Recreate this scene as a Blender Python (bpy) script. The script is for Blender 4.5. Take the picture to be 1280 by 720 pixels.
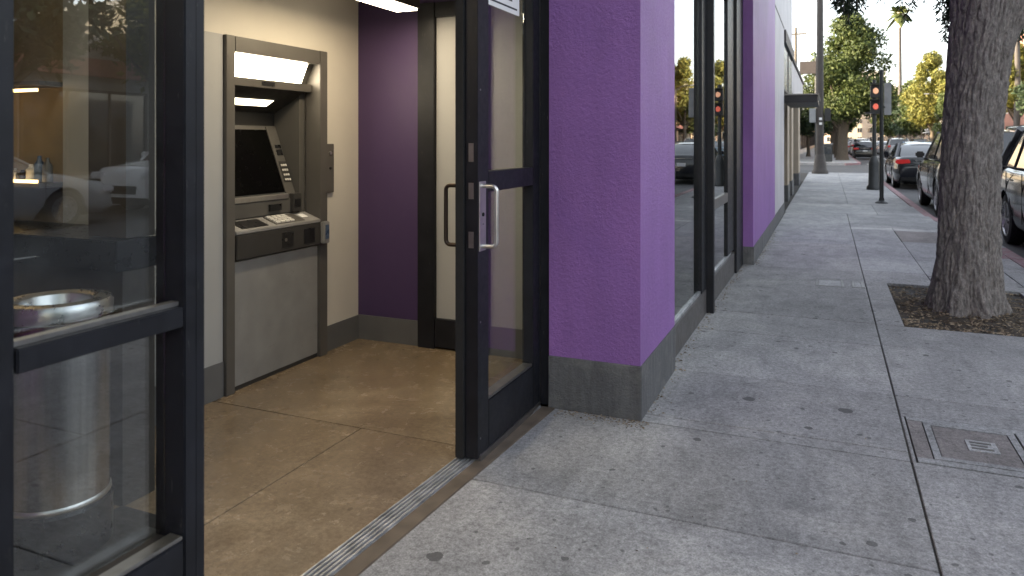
import bpy, bmesh, math, random
import numpy as np
from mathutils import Vector, Matrix, noise
R=math.radians
S=bpy.context.scene
for o in list(bpy.data.objects): bpy.data.objects.remove(o)
# ---------------------------------------------------------------- camera
CAMH=1.38; YAW=math.atan(395/924)
cd=bpy.data.cameras.new('camera'); cam=bpy.data.objects.new('camera',cd); S.collection.objects.link(cam)
cam.location=(0,0,CAMH); cam.rotation_euler=(R(90),0,YAW)
cd.sensor_width=36; cd.lens=924/1280*36; cd.shift_x=0; cd.shift_y=-(360-176)/1280
cd.clip_start=.05; cd.clip_end=3000
cd.dof.use_dof=True; cd.dof.focus_distance=4.2; cd.dof.aperture_fstop=4.0
S.camera=cam
# ---------------------------------------------------------------- sky and sun
SUN_EL=R(13); SUN_AZ=R(250)          # azimuth measured clockwise from +Y (street direction)
w=bpy.data.worlds.new('World'); S.world=w; w.use_nodes=True
nt=w.node_tree; bg=nt.nodes['Background']
sk=nt.nodes.new('ShaderNodeTexSky'); sk.sky_type='NISHITA'; sk.sun_disc=False
sk.sun_elevation=SUN_EL; sk.sun_rotation=SUN_AZ; sk.air_density=1.0; sk.dust_density=2.5; sk.ozone_density=1.0
hs=nt.nodes.new('ShaderNodeHueSaturation'); hs.inputs['Saturation'].default_value=.37
nt.links.new(sk.outputs[0],hs.inputs['Color']); nt.links.new(hs.outputs[0],bg.inputs[0]); bg.inputs[1].default_value=.15
sl=bpy.data.lights.new('sun','SUN'); so=bpy.data.objects.new('sun',sl); S.collection.objects.link(so)
sl.energy=4.0; sl.angle=R(.5); sl.color=(1,.80,.52)
d=Vector((math.sin(SUN_AZ)*math.cos(SUN_EL),math.cos(SUN_AZ)*math.cos(SUN_EL),math.sin(SUN_EL)))
so.rotation_euler=d.to_track_quat('Z','Y').to_euler()
S.view_settings.view_transform='Standard'; S.view_settings.look='None'; S.view_settings.gamma=1
S.view_settings.use_curve_mapping=False; S.view_settings.exposure=2.65
S.render.engine='CYCLES'
S.cycles.max_bounces=8; S.cycles.transparent_max_bounces=24; S.cycles.sample_clamp_indirect=4
S.cycles.caustics_reflective=False; S.cycles.caustics_refractive=False

# ---------------------------------------------------------------- materials
def nodes(name):
    m=bpy.data.materials.new(name); m.use_nodes=True; t=m.node_tree; return m,t,t.nodes['Principled BSDF']
def coord(t,scale=(1,1,1),obj=False):
    if obj: src=t.nodes.new('ShaderNodeTexCoord').outputs['Object']
    else:
        g=t.nodes.new('ShaderNodeNewGeometry'); src=g.outputs['Position']
    mp=t.nodes.new('ShaderNodeMapping'); mp.inputs['Scale'].default_value=scale
    t.links.new(src,mp.inputs['Vector']); return mp.outputs[0]
def nz(t,v,scale,detail=4,rough=.55,dist=0):
    n=t.nodes.new('ShaderNodeTexNoise'); n.inputs['Scale'].default_value=scale; n.inputs['Detail'].default_value=detail
    n.inputs['Roughness'].default_value=rough; n.inputs['Distortion'].default_value=dist
    t.links.new(v,n.inputs['Vector']); return n.outputs['Fac']
def ramp(t,f,stops,interp='LINEAR'):
    r=t.nodes.new('ShaderNodeValToRGB'); r.color_ramp.interpolation=interp
    e=r.color_ramp.elements
    while len(e)<len(stops): e.new(.5)
    for i,(p,c) in enumerate(stops):
        e[i].position=p; e[i].color=(c if len(c)==4 else (*c,1)) if isinstance(c,tuple) else (c,c,c,1)
    t.links.new(f,r.inputs[0]); return r.outputs[0]
def mix(t,f,a,b,mode='MIX'):
    m=t.nodes.new('ShaderNodeMix'); m.data_type='RGBA'; m.blend_type=mode
    for s,vv in ((0,f),(6,a),(7,b)):
        if hasattr(vv,'is_linked') or hasattr(vv,'links'): t.links.new(vv,m.inputs[s])
        elif isinstance(vv,tuple): m.inputs[s].default_value=(*vv[:3],1)
        else: m.inputs[s].default_value=vv
    return m.outputs[2]
def bump(t,p,h,strength,dist=.01,prev=None):
    b=t.nodes.new('ShaderNodeBump'); b.inputs['Strength'].default_value=strength; b.inputs['Distance'].default_value=dist
    t.links.new(h,b.inputs['Height'])
    if prev is not None: t.links.new(prev,b.inputs['Normal'])
    t.links.new(b.outputs[0],p.inputs['Normal']); return b.outputs[0]
def plain(name,col,rough=.5,metal=0,var=.15,scale=6,bmp=0,bscale=60,emit=None,estr=0,coat=0,spec=None):
    m,t,p=nodes(name); v=coord(t)
    f=nz(t,v,scale,5)
    lo=tuple(c*(1-var) for c in col); hi=tuple(min(1,c*(1+var)) for c in col)
    t.links.new(ramp(t,f,[(.3,lo),(.7,hi)]),p.inputs['Base Color'])
    f2=nz(t,v,scale*4,3); t.links.new(ramp(t,f2,[(.3,max(0,rough-.06)),(.7,min(1,rough+.08))]),p.inputs['Roughness'])
    p.inputs['Metallic'].default_value=metal; p.inputs['Coat Weight'].default_value=coat
    if spec is not None: p.inputs['Specular IOR Level'].default_value=spec
    if bmp: bump(t,p,nz(t,v,bscale,4),bmp,.004)
    if emit: p.inputs['Emission Color'].default_value=(*emit,1); p.inputs['Emission Strength'].default_value=estr
    return m
def glass(name,tint=(.9,.93,.92),f0=.045,dirt=.03,strength=1.0):
    m,t,p=nodes(name); t.nodes.remove(p); out=t.nodes['Material Output']
    g=t.nodes.new('ShaderNodeNewGeometry'); dt=t.nodes.new('ShaderNodeVectorMath'); dt.operation='DOT_PRODUCT'
    t.links.new(g.outputs['Normal'],dt.inputs[0]); t.links.new(g.outputs['Incoming'],dt.inputs[1])
    def mth(op,a,b=None):
        n=t.nodes.new('ShaderNodeMath'); n.operation=op
        for i,x in enumerate((a,b)):
            if x is None: continue
            if isinstance(x,(int,float)): n.inputs[i].default_value=x
            else: t.links.new(x,n.inputs[i])
        return n.outputs[0]
    c=mth('ABSOLUTE',dt.outputs['Value']); q=mth('POWER',mth('SUBTRACT',1,c),5)
    F=mth('ADD',mth('MULTIPLY',q,(1-f0)*strength),f0)
    gl=t.nodes.new('ShaderNodeBsdfGlossy'); gl.inputs['Roughness'].default_value=.004
    v=coord(t); nb=t.nodes.new('ShaderNodeBump'); nb.inputs['Strength'].default_value=.03; nb.inputs['Distance'].default_value=.01
    t.links.new(nz(t,v,1.6,2),nb.inputs['Height']); t.links.new(nb.outputs[0],gl.inputs['Normal'])
    tr=t.nodes.new('ShaderNodeBsdfTransparent'); tr.inputs[0].default_value=(*tint,1)
    ms=t.nodes.new('ShaderNodeMixShader'); t.links.new(F,ms.inputs[0]); t.links.new(tr.outputs[0],ms.inputs[1]); t.links.new(gl.outputs[0],ms.inputs[2])
    df=t.nodes.new('ShaderNodeBsdfDiffuse'); df.inputs[0].default_value=(.35,.35,.34,1)
    m2=t.nodes.new('ShaderNodeMixShader'); t.links.new(ramp(t,nz(t,v,7,6,.7),[(.45,0.0),(.75,dirt)]),m2.inputs[0])
    t.links.new(ms.outputs[0],m2.inputs[1]); t.links.new(df.outputs[0],m2.inputs[2]); t.links.new(m2.outputs[0],out.inputs[0])
    return m

def concrete_mat(name,base,warm,spots=True,rough=.85,randtint=.08,soot=.40,polish=False):
    m,t,p=nodes(name); v=coord(t)
    big=nz(t,v,.9,7,.68,.8); mid=nz(t,v,6.5,8,.78,.3); fine=nz(t,v,150,4,.8); grit=nz(t,v,45,5,.75)
    vs=coord(t,(1,.35,1)); streak=nz(t,vs,7,8,.75,.8); k_=.85 if polish else 1.0
    c=ramp(t,big,[(.32,tuple(x*(1-.20*k_) for x in base)),(.5,base),(.68,tuple(min(1,x*(1+.22*k_)) for x in warm))])
    c=mix(t,.9*k_,c,ramp(t,mid,[(.33,.70),(.46,.97),(.60,1.03),(.70,1.20)]),'MULTIPLY')
    c=mix(t,.8*k_,c,ramp(t,streak,[(.36,.80),(.5,1.0),(.66,1.18)]),'MULTIPLY')
    c=mix(t,.9*k_*k_,c,ramp(t,grit,[(.36,.66),(.5,1.0),(.66,1.32)]),'MULTIPLY')
    c=mix(t,.4 if polish else 1.0,c,ramp(t,fine,[(.32,.60),(.5,1.0),(.70,1.45)]),'MULTIPLY')
    oi=t.nodes.new('ShaderNodeObjectInfo')
    c=mix(t,1.0,c,ramp(t,oi.outputs['Random'],[(0,1-randtint),(1,1+randtint)]),'MULTIPLY')
    if soot:
        s2=nz(t,coord(t,(1,1,1)),2.3,7,.75,1.2); c=mix(t,ramp(t,s2,[(.55,0.0),(.72,soot)]),c,tuple(x*.35 for x in base))
    if spots:
        for sc,rad,thr,dark in (((3.6,.12,.30,.6),(8.5,.14,.22,.5)) if polish else ((3.6,.135,.85,.82),(8.5,.17,.50,.72),(22,.22,.30,.65))):
            vo=t.nodes.new('ShaderNodeTexVoronoi'); vo.inputs['Scale'].default_value=sc
            wv=t.nodes.new('ShaderNodeMix'); wv.data_type='VECTOR'
            nn=t.nodes.new('ShaderNodeTexNoise'); nn.inputs['Scale'].default_value=30; t.links.new(v,nn.inputs['Vector'])
            add=t.nodes.new('ShaderNodeVectorMath'); add.operation='MULTIPLY_ADD'; add.inputs[1].default_value=(.022,.022,.022)
            t.links.new(nn.outputs['Color'],add.inputs[0]); t.links.new(v,add.inputs[2]); t.nodes.remove(wv)
            t.links.new(add.outputs[0],vo.inputs['Vector'])
            sep=t.nodes.new('ShaderNodeSeparateColor'); t.links.new(vo.outputs['Color'],sep.inputs[0])
            r1=t.nodes.new('ShaderNodeMath'); r1.operation='MULTIPLY'; t.links.new(sep.outputs[1],r1.inputs[0]); r1.inputs[1].default_value=rad
            r2=t.nodes.new('ShaderNodeMath'); r2.operation='LESS_THAN'; t.links.new(vo.outputs['Distance'],r2.inputs[0]); t.links.new(r1.outputs[0],r2.inputs[1])
            r3=t.nodes.new('ShaderNodeMath'); r3.operation='LESS_THAN'; t.links.new(sep.outputs[0],r3.inputs[0]); r3.inputs[1].default_value=thr
            r4=t.nodes.new('ShaderNodeMath'); r4.operation='MULTIPLY'; t.links.new(r2.outputs[0],r4.inputs[0]); t.links.new(r3.outputs[0],r4.inputs[1])
            r5=t.nodes.new('ShaderNodeMath'); r5.operation='MULTIPLY'; t.links.new(r4.outputs[0],r5.inputs[0]); r5.inputs[1].default_value=dark
            c=mix(t,r5.outputs[0],c,tuple(x*.22 for x in base))
    # fine cracks, only here and there
    vo=t.nodes.new('ShaderNodeTexVoronoi'); vo.feature='DISTANCE_TO_EDGE'; vo.inputs['Scale'].default_value=1.3
    nn=t.nodes.new('ShaderNodeTexNoise'); nn.inputs['Scale'].default_value=2.5; nn.inputs['Detail'].default_value=6; t.links.new(v,nn.inputs['Vector'])
    add=t.nodes.new('ShaderNodeVectorMath'); add.operation='MULTIPLY_ADD'; add.inputs[1].default_value=(.7,.7,.7)
    t.links.new(nn.outputs['Color'],add.inputs[0]); t.links.new(v,add.inputs[2]); t.links.new(add.outputs[0],vo.inputs['Vector'])
    ck=ramp(t,vo.outputs['Distance'],[(0,1.0),(.006,0.0)]); gate=ramp(t,nz(t,v,.7,2),[(.56,0.0),(.62,.6)])
    k=t.nodes.new('ShaderNodeMath'); k.operation='MULTIPLY'; t.links.new(ck,k.inputs[0]); t.links.new(gate,k.inputs[1])
    c=mix(t,k.outputs[0],c,tuple(x*.3 for x in base))
    t.links.new(c,p.inputs['Base Color'])
    if polish: t.links.new(ramp(t,mid,[(.3,rough-.15),(.7,rough+.12)]),p.inputs['Roughness'])
    else: p.inputs['Roughness'].default_value=rough
    b1=bump(t,p,grit,.30 if not polish else .05,.006); bump(t,p,mid,.22 if not polish else .06,.01,b1)
    return m

M={}
M['sidewalk']=concrete_mat('sidewalk_concrete',(.268,.262,.260),(.290,.281,.270))
M['sidewalk_skylit']=concrete_mat('sidewalk_concrete_skylit',(.30,.30,.303),(.34,.335,.325),spots=False)  # paler copy of the pavement concrete: sky light put into its base colour
M['pale_slab']=concrete_mat('pale_concrete',(.36,.36,.36),(.40,.39,.375),spots=False)
M['kerb']=concrete_mat('kerb_concrete',(.26,.26,.26),(.30,.29,.28),spots=False)
M['lobby']=concrete_mat('lobby_concrete',(.215,.160,.104),(.29,.225,.152),rough=.24,soot=.14,randtint=.05,polish=True)
def redkerb():
    m,t,p=nodes('worn_red_paint'); v=coord(t)
    c=mix(t,ramp(t,nz(t,v,14,6,.7),[(.4,1.0),(.62,0.25)]),(.25,.25,.25),(.25,.10,.115))
    t.links.new(c,p.inputs['Base Color']); p.inputs['Roughness'].default_value=.8; return m
M['red']=redkerb()
def asphalt():
    m,t,p=nodes('asphalt'); v=coord(t)
    c=ramp(t,nz(t,v,.5,5),[(.3,(.045,.046,.05)),(.7,(.075,.075,.078))])
    c=mix(t,1,c,ramp(t,nz(t,v,70,3,.8),[(.3,.6),(.7,1.4)]),'MULTIPLY')
    t.links.new(c,p.inputs['Base Color']); p.inputs['Roughness'].default_value=.85; bump(t,p,nz(t,v,70,3),.4,.006); return m
M['asphalt']=asphalt()
M['paint_line']=plain('road_paint',(.55,.55,.52),.7,var=.3,scale=5)
M['joint']=plain('joint_dirt',(.035,.031,.026),.95,var=.4,scale=20)
def stucco(name,col,sheen=.5):
    m,t,p=nodes(name); v=coord(t)
    c=ramp(t,nz(t,v,1.3,6,.6),[(.3,tuple(x*.88 for x in col)),(.7,tuple(x*1.08 for x in col))])
    c=mix(t,.8,c,ramp(t,nz(t,coord(t,(1,1,.15)),5,6,.7),[(.3,.84),(.7,1.12)]),'MULTIPLY')
    c=mix(t,ramp(t,nz(t,v,2.6,8,.78,.7),[(.58,0.0),(.74,.22)]),c,tuple(x*.6+.02 for x in col)); c=mix(t,ramp(t,nz(t,v,22,6,.8),[(.66,0.0),(.74,.35)]),c,tuple(min(1,x*1.35+.03) for x in col))
    t.links.new(c,p.inputs['Base Color']); p.inputs['Roughness'].default_value=sheen
    h1=nz(t,v,48,6,.72,.15); h2=nz(t,v,130,3,.6)
    b=bump(t,p,h1,.8,.013); bump(t,p,h2,.3,.004,b); return m
M['purple']=stucco('purple_stucco',(.275,.124,.385))
M['plinth']=stucco('grey_plinth_stucco',(.105,.105,.108),.7)
def plinth_dirt():
    m=M['plinth']; t=m.node_tree; p=t.nodes['Principled BSDF']; src=p.inputs['Base Color'].links[0].from_socket
    c=mix(t,.9,src,ramp(t,nz(t,coord(t,(1,1,.12)),16,6,.7),[(.35,.72),(.6,1.25)]),'MULTIPLY')
    c=mix(t,ramp(t,nz(t,coord(t),5,7,.75),[(.5,0.0),(.75,.55)]),c,(.26,.25,.23)); t.links.new(c,p.inputs['Base Color'])
plinth_dirt()
M['offwhite_ext']=stucco('pale_grey_stucco',(.50,.48,.50),.55)
M['stone_ext']=stucco('beige_stucco',(.40,.33,.25),.6)
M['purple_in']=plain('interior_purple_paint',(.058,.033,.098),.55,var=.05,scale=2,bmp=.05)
M['wall_in']=plain('interior_cream_paint',(.60,.56,.49),.6,var=.06,scale=2,bmp=.05)
M['panel_in']=plain('interior_grey_panel',(.36,.36,.355),.5,var=.05,scale=2)
M['base_in']=plain('interior_grey_baseboard',(.12,.12,.12),.5,var=.1)
M['ceil_in']=plain('interior_ceiling_paint',(.5,.46,.4),.8,var=.04)
M['black_al']=plain('black_aluminium',(.009,.0095,.013),.45,metal=.0,var=.35,scale=9,bmp=.03,bscale=30,spec=.35)
def worn_black():
    m=M['black_al']; t=m.node_tree; p=t.nodes['Principled BSDF']; src=p.inputs['Base Color'].links[0].from_socket
    c=mix(t,ramp(t,nz(t,coord(t,(1,1,.3)),38,7,.85,.4),[(.60,0.0),(.72,.30)]),src,(.11,.105,.10))
    c=mix(t,ramp(t,nz(t,coord(t,(3,3,.25)),60,3,.6),[(.70,0.0),(.74,.5)]),c,(.16,.15,.14)); t.links.new(c,p.inputs['Base Color'])
worn_black()
def scuffed(nm,lo,spot):
    m=M[nm]; t=m.node_tree; p=t.nodes['Principled BSDF']; src=p.inputs['Base Color'].links[0].from_socket
    c=mix(t,ramp(t,nz(t,coord(t),11,8,.85,.6),[(.58,0.0),(.74,lo)]),src,spot)
    c=mix(t,ramp(t,nz(t,coord(t,(1,.25,4)),30,4,.7),[(.66,0.0),(.73,lo*.8)]),c,spot); t.links.new(c,p.inputs['Base Color'])
M['rubber']=plain('black_rubber',(.009,.009,.01),.75,var=.3)
M['steel']=plain('brushed_steel',(.66,.65,.63),.36,metal=1,var=.06,scale=30)
M['steel_dark']=plain('dull_steel',(.30,.29,.28),.4,metal=1,var=.15,scale=25)
M['sill_al']=plain('worn_sill_aluminium',(.46,.46,.47),.45,metal=.8,var=.35,scale=14)
M['sill_brown']=plain('weathered_brown_sill',(.115,.088,.065),.7,var=.35,scale=10,bmp=.2)
def brushed_can():
    m,t,p=nodes('brushed_can_steel'); v=coord(t,(60,60,1.2))
    t.links.new(ramp(t,nz(t,v,1.5,3),[(.3,(.30,.295,.29)),(.7,(.42,.415,.405))]),p.inputs['Base Color'])
    p.inputs['Metallic'].default_value=1; p.inputs['Roughness'].default_value=.27; p.inputs['Anisotropic'].default_value=.6; return m
M['can']=brushed_can()
M['can_rim']=plain('bin_rim_steel',(.62,.62,.62),.30,metal=1,var=.1)
M['bronze']=plain('dark_bronze_handle',(.07,.055,.045),.35,metal=1)
M['kick']=plain('brown_grey_kick_panel',(.085,.078,.075),.45,var=.12)
M['atm_frame']=plain('atm_bronze_frame',(.115,.107,.097),.42,metal=.25,var=.08,bmp=.03)
M['atm_panel']=plain('atm_grey_panel',(.27,.265,.258),.45,metal=.2,var=.12,scale=7,bmp=.03)
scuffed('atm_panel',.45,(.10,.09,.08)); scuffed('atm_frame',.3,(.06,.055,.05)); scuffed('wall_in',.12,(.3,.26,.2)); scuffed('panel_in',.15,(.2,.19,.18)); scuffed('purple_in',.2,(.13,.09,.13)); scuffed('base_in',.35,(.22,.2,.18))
M['atm_dark']=plain('atm_dark_plastic',(.036,.034,.032),.45,var=.12)
M['atm_mid']=plain('atm_mid_plastic',(.085,.080,.073),.45,var=.1)
M['atm_black']=plain('atm_black_plastic',(.010,.010,.011),.3,var=.1)
M['screen']=plain('dark_screen',(.002,.002,.002),.22,var=.1,spec=.06)
M['white_pl']=plain('white_plastic',(.62,.60,.56),.4,var=.05)
M['blue_pl']=plain('blue_plastic',(.06,.09,.15),.3)
M['tube']=plain('lit_diffuser',(.9,.88,.8),.5,emit=(1,.86,.62),estr=3.6)
M['tube2']=plain('lit_diffuser_dim',(.9,.88,.8),.5,emit=(1,.85,.6),estr=1.1)
M['led']=plain('warm_led',(.9,.8,.6),.5,emit=(1,.62,.25),estr=1.2)
M['paper']=plain('white_paper',(.75,.75,.74),.7,var=.03)
M['ink']=plain('dark_ink',(.04,.04,.05),.7)
M['glass']=glass('window_glass',f0=.12,strength=1.0)
M['glass_tint']=glass('shop_window_glass',tint=(.62,.66,.64),f0=.30,strength=1.0,dirt=.02)
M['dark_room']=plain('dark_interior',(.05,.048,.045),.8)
M['shop_wall']=plain('shop_beige_wall',(.24,.19,.13),.7)
M['brown_panel']=plain('dark_brown_panel',(.045,.038,.032),.5)
def bark(name,a,b):
    m,t,p=nodes(name); v=coord(t,(1,1,.55))
    f=nz(t,v,26,7,.7,.7); g=nz(t,coord(t,(1,1,.5)),70,4,.7)
    c=ramp(t,f,[(.28,a),(.5,tuple((x+y)/2 for x,y in zip(a,b))),(.72,b)])
    c=mix(t,.9,c,ramp(t,g,[(.3,.6),(.7,1.4)]),'MULTIPLY')
    t.links.new(c,p.inputs['Base Color']); p.inputs['Roughness'].default_value=.92
    bb=bump(t,p,f,.9,.03); bump(t,p,g,.5,.008,bb); return m
M['bark']=bark('grey_bark',(.085,.075,.068),(.34,.305,.28))
M['bark2']=bark('brown_bark',(.05,.04,.03),(.15,.12,.09))
def leafmat(name,a,b,rough=.6):
    m,t,p=nodes(name); g=t.nodes.new('ShaderNodeNewGeometry')
    c=ramp(t,g.outputs['Random Per Island'],[(0,a),(1,b)])
    c=mix(t,.8,c,ramp(t,nz(t,coord(t),.9,3),[(.3,.6),(.7,1.35)]),'MULTIPLY')
    t.links.new(c,p.inputs['Base Color']); p.inputs['Roughness'].default_value=rough
    p.inputs['Specular IOR Level'].default_value=.3
    tl=t.nodes.new('ShaderNodeBsdfTranslucent'); t.links.new(c,tl.inputs[0]); ms=t.nodes.new('ShaderNodeMixShader'); ms.inputs[0].default_value=.22
    out=t.nodes['Material Output']; t.links.new(p.outputs[0],ms.inputs[1]); t.links.new(tl.outputs[0],ms.inputs[2]); t.links.new(ms.outputs[0],out.inputs[0])
    return m
M['leaf']=leafmat('green_leaves',(.028,.046,.012),(.080,.10,.026))
M['leaf_y']=leafmat('sunlit_yellow_leaves',(.085,.095,.018),(.17,.155,.035))  # yellow of the low sun is put into this leaf colour
M['leaf_d']=leafmat('dark_leaves',(.018,.035,.018),(.05,.075,.035))
M['palm']=leafmat('palm_leaves',(.05,.07,.02),(.12,.13,.04))
def soil():
    m,t,p=nodes('soil'); v=coord(t)
    c=ramp(t,nz(t,v,16,7,.8),[(.3,(.035,.028,.022)),(.55,(.085,.068,.052)),(.75,(.17,.14,.10))])
    t.links.new(c,p.inputs['Base Color']); p.inputs['Roughness'].default_value=1; bump(t,p,nz(t,v,60,5,.8),.8,.02); return m
M['soil']=soil()
M['litter']=leafmat('dry_litter',(.07,.05,.035),(.36,.28,.19),.9)
M['tyre']=plain('tyre_rubber',(.012,.012,.012),.8)
M['rim']=plain('alloy_rim',(.42,.42,.43),.3,metal=1)
M['chrome']=plain('chrome_trim',(.6,.6,.6),.15,metal=1)
M['tail']=plain('red_tail_lamp',(.30,.012,.015),.15,coat=.5,emit=(1,.05,.04),estr=.03)
M['headl']=plain('clear_headlamp',(.6,.6,.62),.1,coat=.8)
M['carglass']=plain('car_window_glass',(.012,.014,.016),.03,var=.05,spec=1.0,coat=1)
M['plate']=plain('licence_plate',(.6,.6,.62),.5)
M['under']=plain('dark_underbody',(.008,.008,.008),.9)
M['pole_paint']=plain('dark_green_pole_paint',(.03,.032,.032),.45,var=.3)
M['pole_grey']=plain('grey_concrete_pole',(.05,.043,.039),.7,var=.2)
M['signal']=plain('signal_housing',(.02,.02,.02),.5)
M['sig_on']=plain('red_signal_lens',(.55,.09,.07),.3,emit=(1,.2,.12),estr=.10)
M['sig_off']=plain('dark_signal_lens',(.03,.03,.025),.25)
M['amber']=plain('amber_hand_lens',(.65,.33,.2),.4,emit=(1,.5,.3),estr=.12)
M['sign_grey']=plain('sign_back_aluminium',(.30,.31,.32),.45,metal=.6)
M['canopy']=plain('dark_canopy_metal',(.03,.028,.03),.5)
M['fascia']=plain('dark_brown_fascia',(.045,.036,.034),.6)
M['roofing']=plain('roof_grey',(.15,.145,.14),.9)
M['win_far']=plain('far_window_glass',(.02,.025,.03),.06,spec=.9,coat=.6)
M['win_blue']=plain('blue_grey_window_panel',(.16,.21,.24),.25,var=.1)
M['trim']=plain('pale_trim',(.5,.48,.45),.6)
M['awn_red']=plain('dusty_pink_band',(.32,.14,.115),.8)
M['iron']=concrete_mat('worn_cover_concrete',(.195,.175,.168),(.24,.215,.20),spots=False)
FAC={}
def facade(name,c):
    if name not in FAC: FAC[name]=plain('facade_'+name,c,.8,var=.12,scale=.6,bmp=.1,bscale=20)
    return FAC[name]
facade('cream',(.48,.42,.33)); facade('peach',(.50,.36,.27)); facade('brick',(.26,.13,.10)); facade('grey',(.30,.30,.30)); facade('sand',(.42,.35,.26)); facade('white',(.6,.58,.55)); facade('brown',(.16,.13,.11))
PAINT={}
def paint(c,name):
    if name not in PAINT:
        m,t,p=nodes(name); p.inputs['Base Color'].default_value=(*c,1); p.inputs['Roughness'].default_value=.28; p.inputs['Metallic'].default_value=.0
        p.inputs['Specular IOR Level'].default_value=.35; p.inputs['Coat Weight'].default_value=.3; p.inputs['Coat Roughness'].default_value=.05
        v=coord(t); t.links.new(ramp(t,nz(t,v,3,5,.7),[(.4,.07),(.7,.16)]),p.inputs['Roughness'])
        PAINT[name]=m
    return PAINT[name]

# ---------------------------------------------------------------- mesh helpers
class MB:
    def __init__(s): s.v=[]; s.f=[]
    def add(s,v,f):
        n=len(s.v); s.v+= [tuple(p) for p in v]; s.f+=[tuple(i+n for i in q) for q in f]; return s
    def box(s,x0,x1,y0,y1,z0,z1):
        return s.add([(x0,y0,z0),(x1,y0,z0),(x1,y1,z0),(x0,y1,z0),(x0,y0,z1),(x1,y0,z1),(x1,y1,z1),(x0,y1,z1)],
            [(0,3,2,1),(4,5,6,7),(0,1,5,4),(1,2,6,5),(2,3,7,6),(3,0,4,7)])
    def prism(s,pts,axis,a,b):
        # pts: 2D polygon; axis 'x','y','z' = extrude axis
        def P(p,k): return {'x':(k,p[0],p[1]),'y':(p[0],k,p[1]),'z':(p[0],p[1],k)}[axis]
        n=len(pts); v=[P(p,a) for p in pts]+[P(p,b) for p in pts]
        f=[tuple(range(n))[::-1],tuple(range(n,2*n))]+[(i,(i+1)%n,n+(i+1)%n,n+i) for i in range(n)]
        return s.add(v,f)
    def tube(s,path,r,n=10,caps=True):
        path=[Vector(p) for p in path]; rs=r if isinstance(r,(list,tuple)) else [r]*len(path)
        base=len(s.v); up=None; prevn=None
        for i,p in enumerate(path):
            tdir=(path[min(i+1,len(path)-1)]-path[max(i-1,0)]).normalized()
            if prevn is None:
                a=Vector((0,0,1)) if abs(tdir.z)<.9 else Vector((1,0,0)); nrm=tdir.cross(a).normalized()
            else: nrm=(prevn-tdir*prevn.dot(tdir)).normalized()
            prevn=nrm; b=tdir.cross(nrm)
            for k in range(n):
                t=2*math.pi*k/n; s.v.append(tuple(p+(nrm*math.cos(t)+b*math.sin(t))*rs[i]))
        for i in range(len(path)-1):
            for k in range(n):
                s.f.append((base+i*n+k,base+i*n+(k+1)%n,base+(i+1)*n+(k+1)%n,base+(i+1)*n+k))
        if caps:
            s.f.append(tuple(base+k for k in range(n))[::-1]); s.f.append(tuple(base+(len(path)-1)*n+k for k in range(n)))
        return s
    def lathe(s,prof,cx,cy,n=32,axis='z',c0=0):
        # prof: (r,h); axis 'z' vertical about (cx,cy); axis 'x' about line y=cx,z=cy
        base=len(s.v)
        for r,h in prof:
            for k in range(n):
                t=2*math.pi*k/n
                s.v.append((cx+r*math.cos(t),cy+r*math.sin(t),h) if axis=='z' else (h,cx+r*math.cos(t),cy+r*math.sin(t)))
        for i in range(len(prof)-1):
            for k in range(n): s.f.append((base+i*n+k,base+i*n+(k+1)%n,base+(i+1)*n+(k+1)%n,base+(i+1)*n+k))
        s.f.append(tuple(base+k for k in range(n))[::-1]); s.f.append(tuple(base+(len(prof)-1)*n+k for k in range(n)))
        return s
    def build(s,name,mat,parent=None,bev=0,smooth=False,segs=2):
        me=bpy.data.meshes.new(name); me.from_pydata(s.v,[],s.f); me.materials.append(mat)
        bm=bmesh.new(); bm.from_mesh(me); bmesh.ops.recalc_face_normals(bm,faces=bm.faces)
        if bev: bmesh.ops.bevel(bm,geom=bm.edges[:],offset=bev,segments=segs,affect='EDGES',clamp_overlap=True)
        bm.to_mesh(me); bm.free()
        if smooth:
            me.polygons.foreach_set('use_smooth',[True]*len(me.polygons)); me.update()
            try: me.set_sharp_from_angle(angle=R(38))
            except Exception: pass
        o=bpy.data.objects.new(name,me); S.collection.objects.link(o)
        if parent is not None:
            o.parent=parent; o.matrix_parent_inverse=MINV[parent.name]
        MINV[o.name]=MINV[parent.name] if parent is not None else Matrix.Identity(4)
        # a mesh child keeps world coordinates: its own matrix is identity in world space
        if parent is not None and parent.type=='MESH': o.matrix_parent_inverse=Matrix.Identity(4)
        return o
MINV={}
def tag(o,label=None,cat=None,group=None,kind=None):
    if label: o['label']=label
    if cat: o['category']=cat
    if group: o['group']=group
    if kind: o['kind']=kind
    return o
def thing(name,label,cat,loc=(0,0,0),rz=0,group=None):
    o=bpy.data.objects.new(name,None); S.collection.objects.link(o); o.location=loc; o.rotation_euler=(0,0,rz)
    MINV[o.name]=Matrix.Translation(loc).inverted() if rz==0 else (Matrix.Translation(loc)@Matrix.Rotation(rz,4,'Z')).inverted()
    return tag(o,label,cat,group)
def local_thing(name,label,cat,group=None):   # children built in local coordinates, placed afterwards
    o=bpy.data.objects.new(name,None); S.collection.objects.link(o); MINV[o.name]=Matrix.Identity(4); return tag(o,label,cat,group)
def copy_tree(o,parent=None):
    c=o.copy(); S.collection.objects.link(c)
    if parent is not None:
        inv=o.matrix_parent_inverse.copy(); c.parent=parent; c.matrix_parent_inverse=inv
    for ch in list(o.children): copy_tree(ch,c)
    return c
def B(name,mat,parent,*b,bev=0): return MB().box(*b).build(name,M[mat] if isinstance(mat,str) else mat,parent,bev=bev)

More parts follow.
